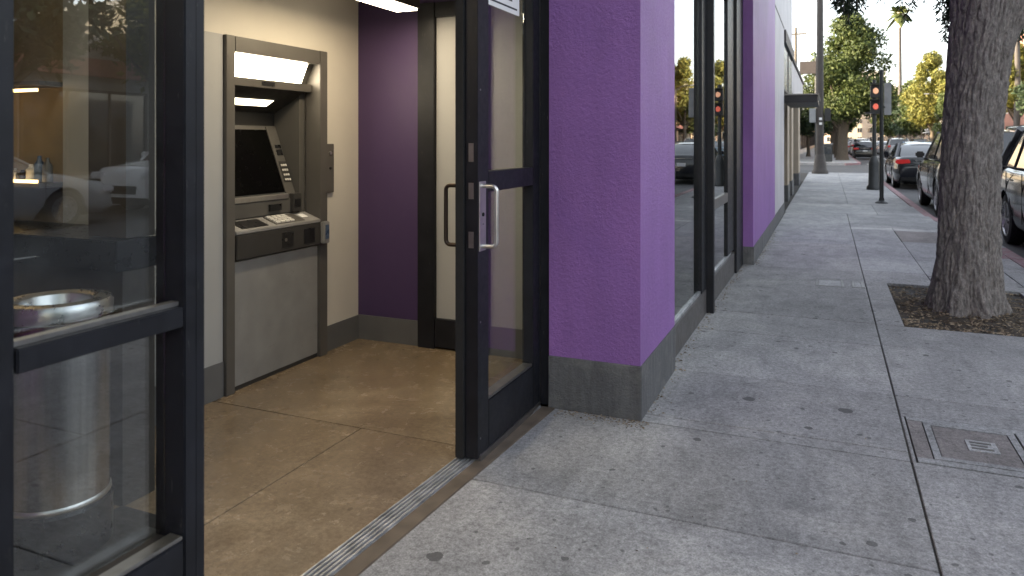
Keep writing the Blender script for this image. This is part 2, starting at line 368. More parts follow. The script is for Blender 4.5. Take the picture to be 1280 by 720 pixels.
# ================================================================= GROUND
rng=random.Random(5)
ground=B('ground','asphalt',None,-600,700,-300,1500,-.6,-.134); tag(ground,kind='structure')
road=B('road','asphalt',None,1.4,11.3,-60,330,-.3,-.12); tag(road,kind='structure')
cross=B('cross_street','asphalt',None,-60,1.40,35.2,49.5,-.3,-.116); tag(cross,kind='structure')
def line(x0,x1,y0,y1,lab,grp='painted road markings'):
    o=B('road_marking','paint_line',None,x0,x1,y0,y1,-.12,-.114); tag(o,kind='structure'); return o
line(2.3,6.3,28.9,29.3,''); line(2.3,10.8,31.5,31.8,''); line(2.3,10.8,34.2,34.5,''); line(2.3,10.8,49.9,50.2,''); line(2.3,10.8,52.6,52.9,'')
for i in range(14): line(6.5,6.62,-6+i*5.0,-3.6+i*5.0,'') if not 29<-6+i*5.0<53 else None
line(4.25,4.35,56,170,'')

sw=B('sidewalk','joint',None,-1.29,1.6,-8,35,-.3,-.030)
MB().box(-1.41,1.598,-1.5,3.59,-.05,-.0056).box(-.85,1.598,3.60,6.19,-.05,-.0055).box(-.90,.520,6.195,15.4,-.05,-.0055).box(.935,1.598,8.03,15.4,-.05,-.0055).build('joint_filler',M['joint'],sw); tag(sw,kind='structure')
sw2=MB().box(1.6,2.0,-8,13.0,-.3,-.030).build('sidewalk_edge_bed',M['joint'],sw)
def slab(x0,x1,y0,y1,mat='sidewalk',g=.0028,parent=None,name='paving_slab',z=0.0):
    dz=rng.uniform(-.0018,.0018)
    return MB().box(x0+g,x1-g,y0+.0045,y1-.0045,-.1,z+dz).build(name,M[mat],parent or sw,bev=.003,segs=1)
colL=[-1.5,-.4,.6,1.65,2.71,3.70,4.50,5.55,6.2,8.6,10.8,13.0,15.4]
for a,b in zip(colL,colL[1:]):
    x0=-1.415 if b<3.65 else -.845
    if b==3.70: slab(-1.415,.3290,a,3.595); MB().box(-.845,.325,3.599,3.696,-.1,0).build('paving_slab',M['sidewalk'],sw)
    elif b<3.6: slab(x0,.3290,a,b)
    else: slab(-.90 if a<8.5 else -.76,.3290,a,b,'sidewalk' if a<9 else 'sidewalk_skylit')
slab(-.775,.86,15.4,17.6,'pale_slab'); slab(.86,1.66,15.4,17.6,'sidewalk_skylit')
for a,b in zip([17.6,20.2,22.6,25.0,27.6,30.2,32.6],[20.2,22.6,25.0,27.6,30.2,32.6,35.0]):
    slab(-.775,.4,a,b,'sidewalk_skylit'); slab(.4,1.6,a,b,'sidewalk_skylit')
# right column
colR=[-1.5,0,1.2,2.4,3.60]
for a,b in zip(colR,colR[1:]): slab(.3318,1.695,a,b)
slab(.3318,.353,3.60,4.18); slab(1.25,1.695,3.60,4.18); slab(.3318,1.695,4.18,4.50); slab(.3318,1.695,4.50,5.58); slab(.3318,1.695,5.58,6.2)
slab(.3318,.525,6.2,8.02); slab(.3318,.93,8.02,8.7); slab(.93,1.695,8.02,8.7)
slab(.3318,.93,8.7,11.4,'sidewalk_skylit'); slab(.93,1.695,8.7,9.7,'sidewalk_skylit'); slab(.93,1.695,9.7,11.4,'sidewalk_skylit')
slab(.3318,.93,11.4,12.75,'sidewalk_skylit'); slab(.93,1.695,12.75,13.1,'pale_slab'); slab(.3318,.93,12.75,13.1,'pale_slab')
o=slab(.935,1.69,11.4,12.75,'iron',z=-.004)
slab(.3318,1.69,13.1,15.4,'sidewalk_skylit')
slab(1.60,1.695,6.2,8.02)
# alcove in front of the doorway behind the camera side
# kerb stones
kx=[(-8,2.12),(12.3,2.12),(15.2,1.78),(35.0,1.76)]
def kxat(y):
    for (a,xa),(b,xb) in zip(kx,kx[1:]):
        if a<=y<=b: return xa+(xb-xa)*(y-a)/(b-a)
    return kx[-1][1]
ys=[-2+i*1.02 for i in range(37)]
for i,(a,b) in enumerate(zip(ys,ys[1:])):
    if b>35.2: break
    inner=lambda y: (1.70 if y<12.3 else max(1.603,1.70-(y-12.3)*.1))
    xa,xb=kxat(a),kxat(b); g=.004
    wid=.16
    v=[(xa-wid,a+g),(xa,a+g),(xb,b-g),(xb-wid,b-g)]
    red=(9.0<a<10.6) or a>13.2
    MB().prism(v,'z',-.25,0.0).build('kerb_stone',M['red'] if red else M['kerb'],sw,bev=.008,segs=2)
    v=[(inner(a)+g,a+g),(xa-wid-g,a+g),(xb-wid-g,b-g),(inner(b)+g,b-g)]
    if v[1][0]-v[0][0]>.02:
        MB().prism(v,'z',-.12,-.001).build('paving_slab',M['red'] if 9.5<a<10.6 else M['kerb' if i%3 else 'sidewalk_skylit'],sw,bev=.003,segs=1)
# far block of our side, with its pavement
sw3=MB().prism([(-16,51.2),(-14,50.2),(1.0,50.2),(1.7,50.9),(1.75,52),(1.75,330),(-16,330)],'z',-.3,0.0).build('far_sidewalk',M['sidewalk_skylit']); tag(sw3,kind='structure')
MB().prism([(1.0,50.0),(1.8,50.8),(1.93,52),(1.93,120),(1.754,120),(1.754,52),(1.65,50.97),(.95,50.2)],'z',-.3,.003).build('far_kerb',M['red'],sw3)
opp=B('opposite_sidewalk','sidewalk_skylit',None,11.3,14.6,-60,330,-.3,0.0); tag(opp,kind='structure')
B('far_kerb','kerb',opp,11.14,11.296,-60,330,-.3,.004)
# tree pit
def pit():
    n=60; xs=np.linspace(.53,1.60,40); yv=np.linspace(6.2,8.02,n); V=[];F=[]
    for j,y in enumerate(yv):
        for i,x in enumerate(xs):
            d=math.hypot(x-1.03,y-7.1); z=-.028+.03*noise.noise(Vector((x*6,y*6,0)))+.05*max(0,1-d/.6)+.012*noise.noise(Vector((x*30,y*30,2)))
            V.append((x,y,z))
    for j in range(n-1):
        for i in range(39): a=j*40+i; F.append((a,a+1,a+41,a+40))
    o=MB().add(V,F).build('tree_pit_soil',M['soil'],None,smooth=True); tag(o,kind='structure')
    m=MB(); r=random.Random(3)
    for k in range(2600):
        x=r.uniform(.535,1.60); y=r.uniform(6.21,8.01)
        if r.random()<.5 and y>7.3: continue
        d=math.hypot(x-1.03,y-7.1)
        if d<.18: continue
        z=-.020+.03*noise.noise(Vector((x*6,y*6,0)))+.05*max(0,1-d/.6)+.004+r.uniform(0,.008)
        a=r.uniform(0,6.28); L=r.uniform(.006,.024); W=L*r.uniform(.25,.7); ca,sa=math.cos(a),math.sin(a); t1,t2=r.uniform(-.006,.006),r.uniform(-.006,.006)
        m.add([(x+ca*L,y+sa*L,z+t1),(x-sa*W,y+ca*W,z+t2),(x-ca*L,y-sa*L,z-t1),(x+sa*W,y-ca*W,z-t2),(x,y,z+.005)],[(0,1,4),(1,2,4),(2,3,4),(3,0,4)])
    o=m.build('leaf_litter',M['litter']); tag(o,'dry leaf litter and bark chips scattered over the tree pit soil','leaf litter',kind='stuff')
pit()
# litter crumbs along the facade foot
m=MB(); r=random.Random(8)
def crumb(m,x,y,L,r,z=.003):
    a=r.uniform(0,6.28); ca,sa=math.cos(a),math.sin(a); W=L*r.uniform(.3,.8)
    m.add([(x+ca*L,y+sa*L,z),(x-sa*W,y+ca*W,z),(x-ca*L,y-sa*L,z),(x+sa*W,y-ca*W,z),(x,y,z+L*.5)],[(0,1,4),(1,2,4),(2,3,4),(3,0,4)])
for k in range(420):
    y=r.uniform(3.7,12); crumb(m,(-.845 if y<4.5 else -.88 if y<8.6 else -.755)+abs(r.gauss(.01,.035)),y,r.uniform(.003,.012),r)
for k in range(240): crumb(m,r.uniform(-1.27,-.8),3.59-abs(r.gauss(0,.05)),r.uniform(.002,.008),r)
for k in range(90): crumb(m,r.uniform(-1.2,1.5),r.uniform(1.9,9),r.uniform(.002,.007),r)
o=m.build('pavement_litter',M['litter']); tag(o,'small crumbs and dry leaf bits along the foot of the facade','litter',kind='stuff')
# utility covers
def cover(x0,x1,y0,y1,lab,marks=True):
    t=thing('utility_cover',lab,'utility cover',((x0+x1)/2,(y0+y1)/2,0),group='utility covers in the pavement')
    MB().box(x0,x1,y0,y0+.035,-.05,.0045).box(x0,x1,y1-.035,y1,-.05,.0045).box(x0,x0+.03,y0+.036,y1-.036,-.05,.0045).box(x1-.03,x1,y0+.036,y1-.036,-.05,.0045).build('rim',M['kerb'],t)
    B('lid','iron',t,x0+.033,x1-.033,y0+.038,y1-.038,-.05,.002,bev=.002)
    if marks:
        xm=x1-.14*(x1-x0)-.12
        B('label_plate','pale_slab',t,xm-.05,xm+.07,(y0+y1)/2-.07,(y0+y1)/2+.06,0,.0055)
        m=MB()
        for k in range(3):
            yy=(y0+y1)/2-.045+k*.035; m.box(xm-.035,xm+.05-.02*(k%2),yy,yy+.014,.0055,.0085)
        m.build('lettering',M['kick'],t)
    return t
for x0,x1,l,mk in ((.425,.80,'brown concrete utility cover nearest the long pavement joint',1),(.81,1.24,'brown utility cover at the right edge of the photograph',0)):
    cover(x0,x1,3.66,4.12,l,mk)
B('joint_fill','iron',sw,.357,.42,3.62,4.14,-.05,.0015)
MB().box(.357,1.245,4.125,4.175,-.05,.003).box(.357,1.245,3.605,3.655,-.05,.003).build('mortar_border',M['kerb'],sw)
def smallcover(x0,x1,y0,y1,lab):
    t=thing('utility_cover',lab,'utility cover',((x0+x1)/2,(y0+y1)/2,0),group='utility covers in the pavement')
    MB().box(x0,x1,y0,y0+.03,0,.005).box(x0,x1,y1-.03,y1,0,.005).box(x0,x0+.025,y0+.031,y1-.031,0,.005).box(x1-.025,x1,y0+.031,y1-.031,0,.005).build('rim',M['kick'],t)
    B('lid','pale_slab',t,x0+.03,x1-.03,y0+.035,y1-.035,0,.004)
smallcover(-.11,.14,7.62,7.98,'pale square utility cover in the pavement halfway to the tree'); smallcover(.21,.315,7.66,7.96,'narrow pale utility cover beside the long pavement joint')

# ================================================================= OUR BUILDING (ground floor as seen, walls up to the roof)
bld=thing('purple_building','purple stucco corner shop building with grey plinth and black framed glass doors','building',(-1.3,3.6,0))
PU='purple'
B('pillar',PU,bld,-1.33,-.85,3.60,4.48,.268,3.2)
B('pillar_plinth','plinth',bld,-1.333,-.845,3.595,4.484,-.05,.268,bev=.004)
B('upper_wall',PU,bld,-1.33,-.851,-3.0,8.60,3.2,8.0)
B('wall',PU,bld,-2.2,-.765,8.61,12.3,.20,8.0)
B('wall_plinth','plinth',bld,-2.2,-.757,8.605,12.31,-.05,.20,bev=.004)
B('pale_wall','offwhite_ext',bld,-2.2,-.775,12.303,15.1,.20,8.0)
B('wall_plinth','plinth',bld,-2.2,-.768,12.313,15.1,-.05,.20,bev=.004)
MB().box(-.779,-.770,12.31,15.1,3.52,3.55).build('wall_groove',M['fascia'],bld)
MB().box(-14,-.775,15.103,18.55,3.52,8.0).build('pale_wall',M['offwhite_ext'],bld)
B('roof','roofing',bld,-14,-.9,-3.0,18.4,8.0,8.2)
MB().box(-14.3,-14.0,-3.0,18.5,-.1,8.19).box(-14,-.9,18.552,18.85,3.5,8.19).build('rear_wall',FAC['grey'],bld)
B('wall',PU,bld,-3.4,-1.30,-3.0,-.35,0,8.0)
B('lamp_box','trim',bld,-.775,-.35,17.2,18.3,4.85,5.05)
# bays 1 and 2
B('kick_panel','kick',bld,-1.05,-.895,4.49,6.05,-.05,.195,bev=.003); B('kick_panel','kick',bld,-1.05,-.895,6.125,7.98,-.05,.225,bev=.003)
BL='black_al'
MB().box(-1.0,-.905,4.486,5.82,.197,.218).box(-1.0,-.905,6.125,7.78,.228,.25).build('window_sill',M['sill_al'],bld)
MB().box(-1.03,-.895,5.82,6.055,.197,3.195).build('mullion',M[BL],bld,bev=.003)
MB().box(-1.03,-.840,6.058,6.122,-.05,3.195).build('mullion',M[BL],bld,bev=.003)
MB().box(-1.0,-.900,7.46,7.98,.251,3.195).build('mullion',M[BL],bld,bev=.003)
MB().box(-1.0,-.872,7.985,8.60,-.05,3.195).build('window_post',M[BL],bld,bev=.003)
MB().box(-1.0,-.898,6.125,7.457,.785,.875).build('window_rail',M['steel_dark'],bld,bev=.003)
MB().box(-1.0,-.898,6.125,7.457,2.76,2.82).build('window_rail',M['steel_dark'],bld,bev=.003)
B('pane','glass_tint',bld,-.925,-.918,4.486,5.818,.22,3.195)
B('pane','glass_tint',bld,-.925,-.918,6.125,7.457,.252,.783); B('pane','glass_tint',bld,-.925,-.918,6.125,7.457,.877,2.758)
B('pane','glass_tint',bld,-.925,-.918,6.125,7.457,2.822,3.195)
# room behind bays
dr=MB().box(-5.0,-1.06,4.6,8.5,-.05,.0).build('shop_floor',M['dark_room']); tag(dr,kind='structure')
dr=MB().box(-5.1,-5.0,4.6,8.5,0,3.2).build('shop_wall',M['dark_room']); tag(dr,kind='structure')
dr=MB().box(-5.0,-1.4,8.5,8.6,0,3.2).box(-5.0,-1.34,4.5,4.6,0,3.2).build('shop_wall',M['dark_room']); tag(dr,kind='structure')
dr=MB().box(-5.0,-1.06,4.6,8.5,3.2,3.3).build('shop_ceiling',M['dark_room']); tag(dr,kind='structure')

# ---------------- entrance: frame, sidelight, door leaf
ent=bld
MB().box(-1.475,-1.33,3.62,3.80,0,3.0).build('door_jamb',M[BL],bld,bev=.003)
MB().box(-1.44,-1.385,3.585,3.618,0,3.0).build('weather_strip',M['steel_dark'],bld)
MB().box(-1.50,-1.33,-.4,3.60,2.5,2.62).box(-1.50,-1.33,.8,3.60,3.08,3.19).build('door_header',M[BL],bld,bev=.003)
B('pane','glass',bld,-1.425,-1.417,-.4,3.60,2.621,3.079)
# sidelight (fixed, left)
sd=MB().box(-1.47,-1.375,1.281,1.317,0,2.5).build('sidelight_frame',M[BL],bld,bev=.003)
MB().box(-1.475,-1.382,1.319,1.349,0,2.5).build('stile',M[BL],sd,bev=.003)
MB().box(-1.47,-1.372,.76,.893,0,2.5).build('stile',M[BL],sd,bev=.010)
MB().box(-1.46,-1.375,.895,1.279,.948,.995).build('rail',M[BL],sd,bev=.003)
MB().box(-1.415,-1.392,.895,1.279,.996,1.006).build('rail_bead',M['steel_dark'],sd)
MB().box(-1.46,-1.375,.895,1.279,0.012,.452).build('rail',M[BL],sd,bev=.003)
MB().box(-1.418,-1.378,.895,1.279,.453,.462).build('rail_bead',M['steel_dark'],sd,bev=.002)
B('pane','glass',sd,-1.440,-1.434,.895,1.279,.463,.947); B('pane','glass',sd,-1.440,-1.434,.895,1.279,1.007,2.499)
# second sidelight towards behind the camera
B('pane','glass',sd,-1.440,-1.434,-.35,.758,.30,2.499)
MB().box(-1.46,-1.375,-.35,.758,.012,.298).build('rail',M[BL],sd,bev=.003)
# door leaf (right)
lf=MB().box(-1.435,-1.375,2.845,2.955,.018,2.49).build('door_leaf',M[BL],bld,bev=.002)
MB().box(-1.475,-1.437,2.83,2.90,.018,2.49).build('edge_strip',M['rubber'],lf)
MB().box(-1.435,-1.375,3.49,3.583,.018,2.49).build('stile',M[BL],lf,bev=.002)
MB().box(-1.435,-1.375,2.957,3.488,.03,.235).build('rail',M[BL],lf,bev=.002)
MB().box(-1.432,-1.379,2.957,3.488,.2365,.250).build('rail_bead',M['steel_dark'],lf,bev=.002)
MB().box(-1.435,-1.375,2.957,3.488,1.155,1.245).build('rail',M[BL],lf,bev=.002)
MB().box(-1.435,-1.375,2.957,3.488,2.38,2.488).build('rail',M[BL],lf,bev=.002)
MB().box(-1.405,-1.368,2.86,3.58,.004,.03).build('door_sweep',M['steel_dark'],lf,bev=.002)
B('pane','glass',lf,-1.43,-1.424,2.957,3.488,.251,1.153); B('pane','glass',lf,-1.43,-1.424,2.957,3.488,1.247,2.378)
hp=B('handle_plate','steel',lf,-1.374,-1.370,2.852,2.918,.905,1.205,bev=.0015)
def dpull(x0,x1,y,z0,z1,r):
    rr=.022; p=[(x0,y,z1)]; sgn=1 if x1>x0 else -1
    for k in range(7):
        a=math.pi/2*k/6; p.append((x1-sgn*rr+sgn*rr*math.sin(a),y,z1-rr+rr*math.cos(a)))
    for k in range(7):
        a=math.pi/2*k/6; p.append((x1-sgn*rr+sgn*rr*math.cos(a),y,z0+rr-rr*math.sin(a)))
    p.append((x0,y,z0)); return MB().tube(p,r,12)
dpull(-1.371,-1.305,2.885,.925,1.185,.0095).build('pull_handle',M['steel'],lf,smooth=True)
dpull(-1.437,-1.545,2.875,.925,1.185,.0095).build('pull_handle',M['bronze'],lf,smooth=True)
MB().lathe([(.0085,-1.371),(.0085,-1.366),(.006,-1.365)],2.886,1.062,16,'x').build('keyhole',M['rubber'],lf)
MB().lathe([(.004,-1.371),(.004,-1.368)],2.886,1.02,10,'x').build('screw',M['steel_dark'],lf)
for z0,z1 in ((1.29,1.37),(1.13,1.20),(.92,.99)): B('lock_plate','steel_dark',lf,-1.418,-1.394,2.8425,2.8446,z0,z1)
# notice on the glass
nt_=B('notice','paper',lf,-1.4235,-1.4225,2.985,3.42,2.003,2.30)
for z in (.03,.10,.60,1.60,2.2): MB().lathe([(.0045,-1.3752),(.0045,-1.3735)],2.87,z,10,'x').build('screw',M['steel_dark'],lf)
for y in (2.958,3.487): MB().box(-1.4235,-1.4185,y-.0035 if y>3 else y,y if y>3 else y+.0035,1.25,2.375).build('gasket',M['rubber'],lf)
m=MB()
for k in range(7): m.box(-1.4223,-1.4218,3.01,3.39-(.06 if k%3==1 else 0),2.025+k*.036,2.034+k*.036)
m.build('printed_lines',M['ink'],nt_)
# threshold
th=thing('threshold','ribbed aluminium door track with brown sill in front of it','door track',(-1.44,2.2,0))
def skew(x0,x1,z0,z1,nm,mt,bev=0,k=.05,y0=-.35,y1=3.57):
    f=lambda x,y:x+k*(y-2)
    MB().prism([(f(x0,y0),y0),(f(x1,y0),y0),(f(x1,y1),y1),(f(x0,y1),y1)],'z',z0,z1).build(nm,M[mt],th,bev=bev)
skew(-1.522,-1.4375,-.02,.0045,'base_plate','sill_al')
for x in (-1.521,-1.504,-1.486,-1.468,-1.449): skew(x,x+.0075,.0048,.0125,'rib','sill_al',.0015)
skew(-1.4365,-1.366,-.02,.006,'sill','sill_brown',.003,.047,-.35,3.585)
# ---------------- lobby
lf_=B('lobby_floor','joint',None,-3.3,-1.516,-.3,6.5,-.15,-.012); tag(lf_,kind='structure')
for (x0,x1,y0,y1) in ((-3.02,-2.06,-.3,.9),(-2.06,-1.42,-.3,.9),(-3.02,-2.06,.9,2.98),(-2.06,-1.42,.9,2.98),(-3.02,-1.42,2.98,4.4)):
    MB().box(x0+.0028,x1-.0028,y0+.004,y1-.004,-.1,0).build('floor_slab',M['lobby'],lf_,bev=.0012,segs=1)
B('floor_slab','lobby',lf_,-7,-3.025,-.3,3.0,-.1,-.001)
w1=MB().box(-3.55,-3.02,2.42,3.055,1.957,2.75).box(-3.55,-3.02,3.055,3.933,1.957,2.75).box(-3.55,-3.02,3.933,4.40,.16,2.75).build('lobby_wall',M['wall_in']); tag(w1,kind='structure')
B('baseboard','base_in',w1,-3.1,-3.012,3.935,4.325,0,.165)
w3=B('lobby_wall','panel_in',None,-3.55,-3.0,2.42,3.052,.19,1.955); tag(w3,kind='structure')
B('baseboard','base_in',w3,-3.1,-2.995,2.415,3.052,0,.19)
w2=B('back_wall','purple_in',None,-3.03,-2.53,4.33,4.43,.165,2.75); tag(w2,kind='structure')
B('baseboard','base_in',w2,-3.012,-2.53,4.322,4.43,0,.168)
w4=B('back_wall','panel_in',None,-2.0,-1.34,4.33,4.43,.165,2.75); tag(w4,kind='structure')
B('baseboard','base_in',w4,-2.0,-1.34,4.322,4.43,0,.185)
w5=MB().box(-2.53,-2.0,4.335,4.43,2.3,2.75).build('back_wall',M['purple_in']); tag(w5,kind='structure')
w6=B('side_wall','wall_in',None,-1.48,-1.335,3.82,4.33,0,2.75); tag(w6,kind='structure')
cl=B('lobby_ceiling','ceil_in',None,-7,-1.34,-3,4.43,2.75,2.85); tag(cl,kind='structure')
idr=thing('inner_door','black framed inner door with frosted white panel in the back wall','door',(-2.26,4.33,0))
MB().box(-2.527,-2.40,4.30,4.38,0,2.298).build('jamb',M[BL],idr,bev=.003)
MB().box(-2.11,-2.003,4.30,4.38,0,2.298).build('jamb',M[BL],idr,bev=.003)
MB().box(-2.398,-2.112,4.305,4.375,.012,.20).build('bottom_rail',M[BL],idr,bev=.003)
MB().box(-2.398,-2.112,4.305,4.375,2.2,2.298).build('top_rail',M[BL],idr,bev=.003)
B('panel','panel_in',idr,-2.398,-2.112,4.33,4.36,.201,2.199)
# shop seen through the sidelight: return wall, half wall with counter top, column, shelf niche
sw_=B('shop_wall','shop_wall',None,-7,-3.56,2.95,3.05,0,2.75); tag(sw_,kind='structure')
sw_=B('shop_wall','brown_panel',None,-3.66,-3.56,2.42,2.95,0,2.75); tag(sw_,kind='structure')
sw_=B('shop_wall','dark_room',None,-7.1,-7.0,-3,3.05,0,2.75); tag(sw_,kind='structure')
sw_=B('shop_wall','dark_room',None,-7.0,-1.5,-3.1,-3.0,0,2.75); tag(sw_,kind='structure')
col=B('column','brown_panel',None,-2.65,-2.445,2.0,2.13,1.01,2.75); tag(col,kind='structure')
hw=thing('service_counter','dark brown half wall counter with black top behind the bin','counter',(-3.4,2.0,0))
MB().box(-5.2,-2.445,1.985,2.13,0,.885).build('front_panel',M['brown_panel'],hw)
MB().box(-5.2,-2.435,1.95,2.30,.888,1.005).build('counter_top',M['atm_black'],hw,bev=.004)
mat_=B('door_mat','rubber',None,-2.44,-2.10,.2,1.98,.001,.012,bev=.004); tag(mat_,'black rubber mat under the steel bin by the door','mat')
sh=thing('display_shelf','warm lit display shelf with small goods seen through the side glass','shelf',(-4.0,2.3,0))
B('back_board','shop_wall',sh,-4.7,-3.305,2.395,2.415,.9,2.5)
for z in (1.635,1.165,.90): B('shelf_board','brown_panel',sh,-4.7,-3.305,2.25,2.393,z,z+.02)
for z in (1.605,1.187): B('light_strip','led',sh,-4.7,-3.31,2.237,2.249,z,z+.014)
B('side_panel','panel_in',sh,-3.30,-3.10,2.36,2.415,.9,2.6)
r=random.Random(4)
nm=['clear','blue','brown','steel','black']; mt_=['white_pl','blue_pl','atm_mid','steel','atm_black']
for k in range(8):
    x=-3.74+k*.058; hh=r.uniform(.05,.13); q=k%5
    g=MB().lathe([(.018,1.187),(.022,1.19),(.021,1.187+hh*.7),(.009,1.187+hh*.85),(.009,1.187+hh)],x,2.31,14).build('bottle',M[mt_[q]],None,smooth=True)
    tag(g,('left hand ' if k<5 else 'right hand ')+nm[q]+' small bottle on the lit display shelf','bottle','bottles on the display shelf')
# bin
tc=thing('waste_bin','round brushed steel waste bin with open ring top behind the side glass','waste bin',(-2.36,1.70,0))
cx,cy=-2.405,1.70
MB().lathe([(.150,.012),(.168,.02),(.168,.165),(.16,.175)],cx,cy,48).build('base',M['atm_black'],tc,smooth=True)
MB().lathe([(.158,.176),(.158,.785)],cx,cy,64).build('body',M['can'],tc,smooth=True)
MB().lathe([(.160,.176),(.163,.18),(.163,.190),(.159,.196)],cx,cy,64).build('bottom_band',M['steel'],tc,smooth=True)
mm=MB(); n=64; prof=[(.158,.788),(.168,.792),(.170,.830),(.162,.845),(.130,.850),(.110,.840),(.100,.80)]
for rr,h in prof:
    for k in range(n): t=2*math.pi*k/n; mm.v.append((cx+rr*math.cos(t),cy+rr*math.sin(t),h))
for i in range(len(prof)-1):
    for k in range(n): mm.f.append((i*n+k,i*n+(k+1)%n,(i+1)*n+(k+1)%n,(i+1)*n+k))
mm.build('ring_lid',M['can_rim'],tc,smooth=True)
MB().lathe([(.104,.70),(.104,.79)],cx,cy,32).build('liner',M['rubber'],tc,smooth=True)
# ceiling fixture
def fixture(x,y0,y1,z,lab):
    t=thing('ceiling_light',lab,'ceiling light',(x,(y0+y1)/2,2.75),group='linear ceiling lights in the lobby')
    MB().box(x-.09,x+.09,y0,y1,z+.012,z+.09).build('housing',M['fascia'],t,bev=.004)
    MB().box(x-.075,x+.075,y0+.012,y1-.012,z,z+.0115).build('diffuser',M['tube'],t)
    for yy in (y0+.2,y1-.2): MB().tube([(x,yy,z+.09),(x,yy,2.75)],.006,8).build('hanger',M['steel_dark'],t)
    l=bpy.data.lights.new('ceiling_lamp','AREA'); l.shape='RECTANGLE'; l.size=.14; l.size_y=y1-y0-.03; l.energy=LAMP; l.color=(1,.78,.50)
    lo=bpy.data.objects.new('ceiling_lamp',l); S.collection.objects.link(lo); lo.location=(x,(y0+y1)/2,z-.004); lo.parent=t; lo.matrix_parent_inverse=MINV[t.name]
LAMP=1.3
fixture(-2.45,3.0,4.05,2.20,'linear ceiling light with glowing white diffuser above the purple wall')
fixture(-2.45,.6,1.7,2.45,'linear ceiling light above the entrance of the lobby')

# ---------------- cash machine
atm=thing('cash_machine','grey built in cash machine with lit canopy, dark screen and keypad','cash machine',(-3.0,3.5,0))
MB().box(-3.10,-2.98,3.057,3.122,0,1.955).build('frame_side',M['atm_frame'],atm,bev=.003)
MB().box(-3.10,-2.98,3.858,3.933,0,1.955).build('frame_side',M['atm_frame'],atm,bev=.003)
MB().box(-3.10,-2.981,3.124,3.856,1.868,1.954).build('frame_top',M['atm_frame'],atm,bev=.003)
MB().box(-3.10,-3.0,3.124,3.856,.025,.712).build('lower_panel',M['atm_panel'],atm,bev=.002)
MB().box(-3.10,-3.005,3.124,3.856,0,.023).build('kick_strip',M['atm_dark'],atm)
MB().box(-3.46,-3.30,3.124,3.856,.7,1.56).build('recess_back',M['atm_dark'],atm)
MB().box(-3.40,-3.102,3.80,3.856,.72,1.86).build('recess_side',M['atm_mid'],atm)
MB().box(-3.40,-3.102,3.124,3.14,.72,1.86).build('recess_side',M['atm_mid'],atm)
MB().prism([(-3.03,1.866),(-3.085,1.742),(-3.10,1.742),(-3.10,1.866)],'y',3.142,3.798).build('upper_light',M['tube'],atm)
MB().prism([(-3.035,1.866),(-3.09,1.742),(-3.20,1.742),(-3.20,1.866)],'y',3.799,3.855).build('light_cheek',M['atm_mid'],atm)
MB().box(-3.14,-3.045,3.124,3.856,1.69,1.740).build('fascia',M['atm_frame'],atm,bev=.003)
B('sensor_window','atm_black',atm,-3.050,-3.0435,3.40,3.51,1.703,1.728)
MB().prism([(-3.06,1.689),(-3.29,1.56),(-3.46,1.56),(-3.46,1.74),(-3.15,1.74),(-3.15,1.689)],'y',3.142,3.798).build('soffit',M['atm_dark'],atm)
MB().prism([(-3.165,1.628),(-3.225,1.594),(-3.226,1.598),(-3.166,1.632)],'y',3.16,3.64).build('lower_light',M['tube2'],atm)
# sloping screen console
sl_=lambda z:(-3.13-(z-1.06)*(.15/.39))
MB().prism([(-3.10,.93),(-3.10,1.02),(sl_(1.04),1.04),(sl_(1.475),1.475),(-3.30,1.475),(-3.30,.93)],'y',3.14,3.798).build('console',M['atm_mid'],atm,bev=.004)
def slant(y0,y1,z0,z1,off,th,nm,mt,par=atm,bev=.001):
    a=(sl_(z0)+off,z0);b=(sl_(z1)+off,z1)
    return MB().prism([a,b,(b[0]-th,b[1]-th*.38),(a[0]-th,a[1]-th*.38)],'y',y0,y1).build(nm,M[mt],par,bev=bev)
slant(3.145,3.695,1.062,1.45,.006,.005,'screen','screen')
slant(3.697,3.709,1.05,1.47,.010,.009,'screen_trim','atm_frame')
for k,(z0,z1) in enumerate(((1.335,1.355),(1.29,1.325))): slant(3.735,3.785,z0,z1,.006,.005,'camera_window','atm_black')
kp=slant(3.725,3.79,1.12,1.25,.004,.003,'side_keypad','atm_dark')
for i in range(4):
    for j in range(3): slant(3.731+j*.019,3.745+j*.019,1.13+i*.03,1.143+i*.03,.009,.004,'key','white_pl',kp)
MB().box(-3.12,-3.092,3.15,3.695,1.022,1.052).build('silver_bar',M['steel'],atm,bev=.004)
MB().box(-3.10,-3.085,3.52,3.62,.955,.995).build('receipt_slot',M['atm_black'],atm)
MB().box(-3.11,-3.075,3.715,3.795,.935,1.05).build('card_reader',M['atm_dark'],atm,bev=.003)
MB().box(-3.076,-3.070,3.73,3.78,.965,1.015).build('card_slot',M['atm_black'],atm)
# counter shelf (slopes to the front)
ct=lambda x:.925+(x+3.10)*(-.045/.125)
MB().prism([(-3.10,.925),(-2.975,.88),(-2.975,.862),(-3.30,.862),(-3.30,.925)],'y',3.124,3.856).build('counter',M['atm_panel'],atm,bev=.003)
def oncounter(x0,x1,y0,y1,h,nm,mt,par=atm,lift=.0005):
    return MB().prism([(x0,ct(x0)+lift),(x1,ct(x1)+lift),(x1,ct(x1)+h),(x0,ct(x0)+h)],'y',y0,y1).build(nm,M[mt],par)
oncounter(-3.085,-2.995,3.19,3.40,.003,'deposit_tray','atm_black')
kb=oncounter(-3.09,-2.99,3.46,3.72,.004,'keypad','atm_mid')
for i in range(4):
    for j in range(4): oncounter(-3.083+i*.023,-3.067+i*.023,3.475+j*.042,3.508+j*.042,.011,'key','white_pl',kb,.004)
oncounter(-3.075,-3.03,3.745,3.80,.002,'label_plate','paper')
MB().box(-3.10,-2.972,3.124,3.856,.722,.860).build('drawer_face',M['atm_dark'],atm,bev=.004)
